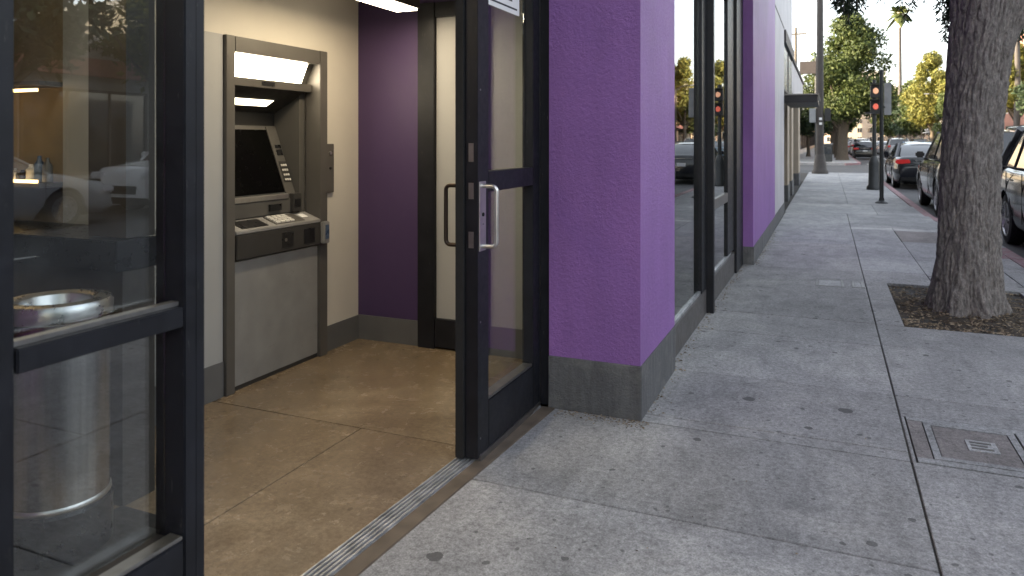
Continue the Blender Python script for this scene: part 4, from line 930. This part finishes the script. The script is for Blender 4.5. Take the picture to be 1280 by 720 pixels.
def make_car(kind,pt,lab,loc,rz,detail=1,group='parked cars',plate=True):
    k=CAR[kind]; L,W,Hh,gc,wr,ax=k['L'],k['W'],k['H'],k['gc'],k['wr'],k['ax']
    # local: y along car 0 = rear, L = front; x across
    t=local_thing('parked_car' ,lab,'car',group)
    st=sorted(set([0,.02,.06,.13,.22,.35,L-.35,L-.22,L-.13,L-.06,L-.02,L]+[round(i*.14,3) for i in range(int(L/.14)+1)]+[a+s*(wr+.045)*math.cos(q*math.pi/10) for a in ax for s in (1,) for q in range(11)]))
    prof=[.90,.955,.985,1.0,1.0,.985,.955,.90,.80]
    tz=[0,.07,.22,.42,.60,.76,.89,.965,1.0]
    V=[];F=[]
    def hw(y):
        e=min(y,L-y); q=max(0,1-e/.75); return W/2*(1-.17*q**2.4)
    for y in st:
        zb=gc+ (max(0,.22-y)*.9+max(0,y-(L-.22))*.6)
        for a in ax:
            d_=abs(y-a); ra=wr+.05
            if d_<ra: zb=max(zb,wr+math.sqrt(ra*ra-d_*d_))
        e=min(y,L-y); zt=interp(y,k['top'])-(.30*max(0,1-e/.07)**2)
        w_=hw(y); row=[]
        nomb=gc
        for p_,q in zip(prof,tz):
            z=nomb+(zt-nomb)*q; z=max(z,zb+.004*q); row.append((w_*p_,y,z))
        mid=[(w_*.45,y,zt+.018),(0,y,zt+.025)]
        full=[(x_,y_,z_) for x_,y_,z_ in row]+mid+[(-mid[0][0],y,mid[0][2])]+[(-x_,y_,z_) for x_,y_,z_ in reversed(row)]
        V+=full
    m_=len(prof)*2+3
    for j in range(len(st)-1):
        for i in range(m_-1): a=j*m_+i; F.append((a,a+1,a+m_+1,a+m_))
    F.append(tuple(range(m_))); F.append(tuple((len(st)-1)*m_+i for i in range(m_)))
    body=MB().add(V,F).build('body',pt,t,smooth=True)
    iw=W/2-.28
    MB().box(-iw,iw,.15,L-.15,gc-.02,.80).box(-W/2*.86,W/2*.86,ax[0]+wr+.08,ax[1]-wr-.08,gc-.01,.7).build('underbody',M['under'],t)
    # greenhouse
    zb=interp(1.5,k['top'])-.02; zr=Hh; wb=W/2*.90; wt=W/2*.70
    (r0,r1),(f1,f0)=k['rw'],k['ws']   # rear base, rear top ; front top, front base
    zbr=interp(r0,k['top'])-.005; zbf=interp(f0,k['top'])-.005
    def gx(z): return wb+(wt-wb)*((z-zb)/(zr-zb))
    # roof: crowned grid
    V=[];F=[];ny,nx=9,9
    for j in range(ny):
        u=j/(ny-1); y=r1+(f1-r1)*u
        for i in range(nx):
            s_=-1+2*i/(nx-1); V.append((wt*1.02*s_,y+ (-.05 if u<.01 else .05 if u>.99 else 0),zr-.07*s_**4-.06*abs(2*u-1)**3-.03*s_*s_))
    for j in range(ny-1):
        for i in range(nx-1): a=j*nx+i; F.append((a,a+1,a+nx+1,a+nx))
    n0=len(V); V+=[(x_,y_,z_-.05) for x_,y_,z_ in V[:n0]]; F+=[tuple(q+n0 for q in reversed(f)) for f in F[:]]
    for i in range(nx-1): F+=[(i,n0+i,n0+i+1,i+1),((ny-1)*nx+i,(ny-1)*nx+i+1,n0+(ny-1)*nx+i+1,n0+(ny-1)*nx+i)]
    for j in range(ny-1): F+=[(j*nx,(j+1)*nx,n0+(j+1)*nx,n0+j*nx),(j*nx+nx-1,n0+j*nx+nx-1,n0+(j+1)*nx+nx-1,(j+1)*nx+nx-1)]
    MB().add(V,F).build('roof',pt,t,smooth=True)
    zt_=zr-.115
    def curved(a0,a1,b0,b1,bulge,nm):   # a0,a1 bottom (y,z,halfw), top
        V=[];F=[];n=9
        for (y_,z_,hw_) in (a0,((a0[0]+a1[0])/2+bulge*.6,(a0[1]+a1[1])/2+.02,(a0[2]+a1[2])/2),a1):
            for i in range(n): s_=-1+2*i/(n-1); V.append((hw_*s_,y_+bulge*(1-s_*s_),z_))
        for j in range(2):
            for i in range(n-1): a=j*n+i; F.append((a,a+1,a+n+1,a+n))
        n0=len(V); V+=[(x_,y_-math.copysign(.02,bulge),z_-.01) for x_,y_,z_ in V[:n0]]; F+=[tuple(q+n0 for q in reversed(f)) for f in F[:]]
        return MB().add(V,F).build(nm,M['carglass'],t,smooth=True)
    curved((r0,zbr,wb*.86),(r1-.02,zt_+.03,wt*.92),0,0,-.05,'rear_window'); curved((f0,zbf,wb*.90),(f1+.02,zt_+.03,wt*.93),0,0,.07,'windscreen')
    edges=[k['qt'] if False else r0+.16]+list(k['pil'])+[f0-.10]
    for s_ in (-1,1):
        def P(y,z,off=0): return (s_*(gx(z)+off),y,z)
        # glass area bounded by slanted ends
        def yl(z): return r0+.12+(r1+.10-(r0+.12))*((z-zb)/(zt_-zb))
        def yf(z): return f0-.06+(f1-.02-(f0-.06))*((z-zb)/(zt_-zb))
        bb=[yl]+[(lambda z,p=p:p) for p in k['pil']]+[yf]
        for a,b in zip(bb,bb[1:]):
            z0,z1=zb+.02,zt_+.035
            v=[P(a(z0)+.03,z0,-.012),P(b(z0)-.03,z0,-.012),P(b(z1)-.03,z1,-.012),P(a(z1)+.03,z1,-.012)]; v2=[(x_-s_*.02,y_,z_) for x_,y_,z_ in v]
            MB().add(v+v2,[(0,1,2,3),(4,7,6,5),(0,4,5,1),(1,5,6,2),(2,6,7,3),(3,7,4,0)]).build('side_window',M['carglass'],t)
        for (ya,yb_,zA,zB,rr) in ((yf(zb)+.03,yf(zt_)+.02,zb-.03,zt_+.05,.04),(yl(zb)-.09,yl(zt_)-.06,zb-.03,zt_+.05,.075)):
            MB().tube([P(ya,zA,-.03),P(yb_,zB,-.03)],rr,8).build('roof_pillar',pt,t,smooth=True)
        pm=MB()
        for p in k['pil']: pm.tube([P(p,zb,-.025),P(p,zt_+.05,-.02)],.032,6)
        pm.tube([P(yl(zb),zb+.012,-.005),P(yf(zb),zb+.012,-.005)],.012,6); pm.build('window_trim',M['under'],t)
        mr=MB().box(*sorted((s_*(gx(zb)+.02),s_*(gx(zb)+.20))),f0-.30,f0-.20,zb+.02,zb+.16).build('mirror',pt,t,bev=.03)
        # lamps
        zl=interp(.12,k['top'])
        if kind=='suv': tl=MB().box(*sorted((s_*W/2*.70,s_*W/2*.935)),.03,.17,zl-.20,zl+.02)
        else: tl=MB().box(*sorted((s_*W/2*.52,s_*W/2*.955)),.0,.20,zl-.21,zl-.07)
        tl.build('tail_lamp',M['tail'],t,bev=.025)
        zh=interp(L-.25,k['top']); MB().box(*sorted((s_*W/2*.55,s_*W/2*.93)),L-.30,L-.03,zh-.22,zh-.09).build('headlamp',M['headl'],t,bev=.03)
        for a in ([k['pil'][-1]] if len(k['pil'])==1 else k['pil'][-2:]):
            MB().box(*sorted((s_*(W/2*.985),s_*(W/2*.985+.025))),a+.06,a+.22,zb-.16,zb-.135).build('door_handle',M['chrome'],t,bev=.006)
        for p in list(k['pil'])+[f0-.12]: MB().box(*sorted((s_*W/2*.99,s_*(W/2+.002))),p-.004,p+.004,gc+.15,zb-.04).build('door_seam',M['under'],t)
        for a in ax:
            xo=s_*(W/2-.015); xi=s_*(W/2-.235)
            wl=MB().lathe([(wr-.06,xi),(wr-.01,xi+s_*.02),(wr,xi+s_*.05),(wr,xo-s_*.05),(wr-.012,xo-s_*.015),(wr-.06,xo),(wr*.70,xo-s_*.006),(wr*.68,xo-s_*.03)],a,wr,28,'x').build('wheel',M['tyre'],t,smooth=True)
            rm=MB().lathe([(wr*.70,xo-s_*.028),(wr*.70,xo-s_*.004),(wr*.64,xo-s_*.004),(wr*.60,xo-s_*.05),(.02,xo-s_*.055)],a,wr,28,'x')
            rimd=MB().lathe([(wr*.60,xo-s_*.052),(wr*.60,xo-s_*.050)],a,wr,20,'x').build('rim_shadow',M['under'],wl)
            for q in range(10):
                an=q*math.pi/5; ca,sa=math.cos(an),math.sin(an); w2=.016
                v=[]
                for (rr_,ww) in ((.04,w2*1.1),(wr*.66,w2)):
                    for sg_ in (-1,1):
                        for dx_ in (-.012,-.040): v.append((xo+s_*dx_,a+ca*rr_-sa*ww*sg_,wr+sa*rr_+ca*ww*sg_))
                rm.add(v,[(0,2,3,1),(4,5,7,6),(0,1,5,4),(2,6,7,3),(0,4,6,2),(1,3,7,5)])
            rm.lathe([(.06,xo-s_*.04),(.06,xo-s_*.008),(.04,xo-s_*.002)],a,wr,14,'x'); 
            rm.build('rim',M['rim'],wl)
    zl=interp(.12,k['top'])
    if plate: MB().box(-.16,.16,-.012,.01,.62,.74).build('licence_plate',M['plate'],t,bev=.003)
    MB().box(-W/2*.80,W/2*.80,-.015,.06,gc+.06,gc+.20).build('bumper_trim',M['under'],t,bev=.02)
    MB().box(-.35,.35,-.012,.02,zl-.12,zl-.095).build('trim_strip',M['chrome'],t)
    MB().box(-W/2*.5,W/2*.5,L-.03,L+.008,.42,.60).build('grille',M['under'],t,bev=.02)
    if kind=='suv':
        for s_ in (-1,1): MB().tube([(s_*wt*.9,r1+.1,zr+.0),(s_*wt*.9,r1+.25,zr+.035),(s_*wt*.9,f1-.3,zr+.035),(s_*wt*.9,f1-.1,zr-.0)],.015,6).build('roof_rail',M['chrome'],t)
    t.location=loc; t.rotation_euler=(0,0,rz)
    return t
RZ=-.120
blk=paint((.012,.013,.017),'black_car_paint'); slv=paint((.075,.072,.070),'grey_car_paint'); dk=paint((.012,.012,.014),'charcoal_car_paint'); wht=paint((.55,.55,.56),'white_car_paint'); blu=paint((.10,.16,.22),'blue_grey_car_paint'); sil=paint((.35,.36,.37),'silver_car_paint')
make_car('suv',dk,'dark charcoal SUV parked at the kerb right of the big tree',(2.36+.96,12.75+.92,RZ),R(180))
make_car('suv',slv,'grey car with mirror half hidden behind the big tree trunk',(1.95+.96,16.7-.92+.15,RZ),0)
make_car('sedan',blk,'black sedan seen from behind with red tail lamps, left of the grey car',(1.86+.93,25.6,RZ),0)
make_car('hatch',blk,'small black car driving away in the distance beside the tree row',(2.75,66,RZ),0,group='distant cars')
make_car('sedan',blk,'dark sedan parked across the side street left of the lamp post',(-2.35,55.0,-.0),R(90),group='distant cars')
far=[('suv',wht,'white van like SUV behind the small black car',(3.0,80)),('sedan',blu,'blue grey sedan in the middle lane beyond the black sedan',(5.6,58)),('suv',sil,'silver SUV in the middle lane in the distance',(5.7,72)),('sedan',wht,'white sedan in the middle lane in the distance',(5.9,88)),
 ('hatch',sil,'silver hatchback far down the left kerb',(2.9,92)),('sedan',blu,'blue grey sedan far down the left kerb',(2.9,101)),('suv',blk,'black SUV far down the left kerb',(2.9,112)),('sedan',sil,'silver sedan far in the middle lane',(6,104))]
for kd,pp,lb,(x_,y_) in far: make_car(kd,pp,lb,(x_,y_,RZ),0,group='distant cars')
opl=[('sedan',sil,'silver sedan at the far kerb mirrored in the side glass',9.7),('suv',wht,'white SUV at the far kerb opposite the doorway',15.2),('suv',dk,'charcoal SUV parked at the far kerb behind the camera',4.2),('hatch',blu,'blue grey hatchback at the far kerb opposite the shop windows',25),
 ('sedan',wht,'white sedan at the far kerb beyond the crossing',58),('sedan',blk,'black sedan at the far kerb beyond the crossing',66),('suv',sil,'silver SUV at the far kerb beyond the crossing',75),('hatch',wht,'white hatchback at the far kerb in the distance',84),('sedan',blu,'blue grey sedan at the far kerb in the distance',93),('suv',blk,'black SUV at the far kerb in the distance',103),('sedan',sil,'silver sedan at the far kerb in the distance',114),('sedan',wht,'white sedan at the far kerb near the end of the street',126)]
for kd,pp,lb,y_ in opl: make_car(kd,pp,lb,(10.1,y_ if y_!=9.7 else 4.95,RZ),R(180) if y_!=9.7 else 0,group='cars along the far kerb')
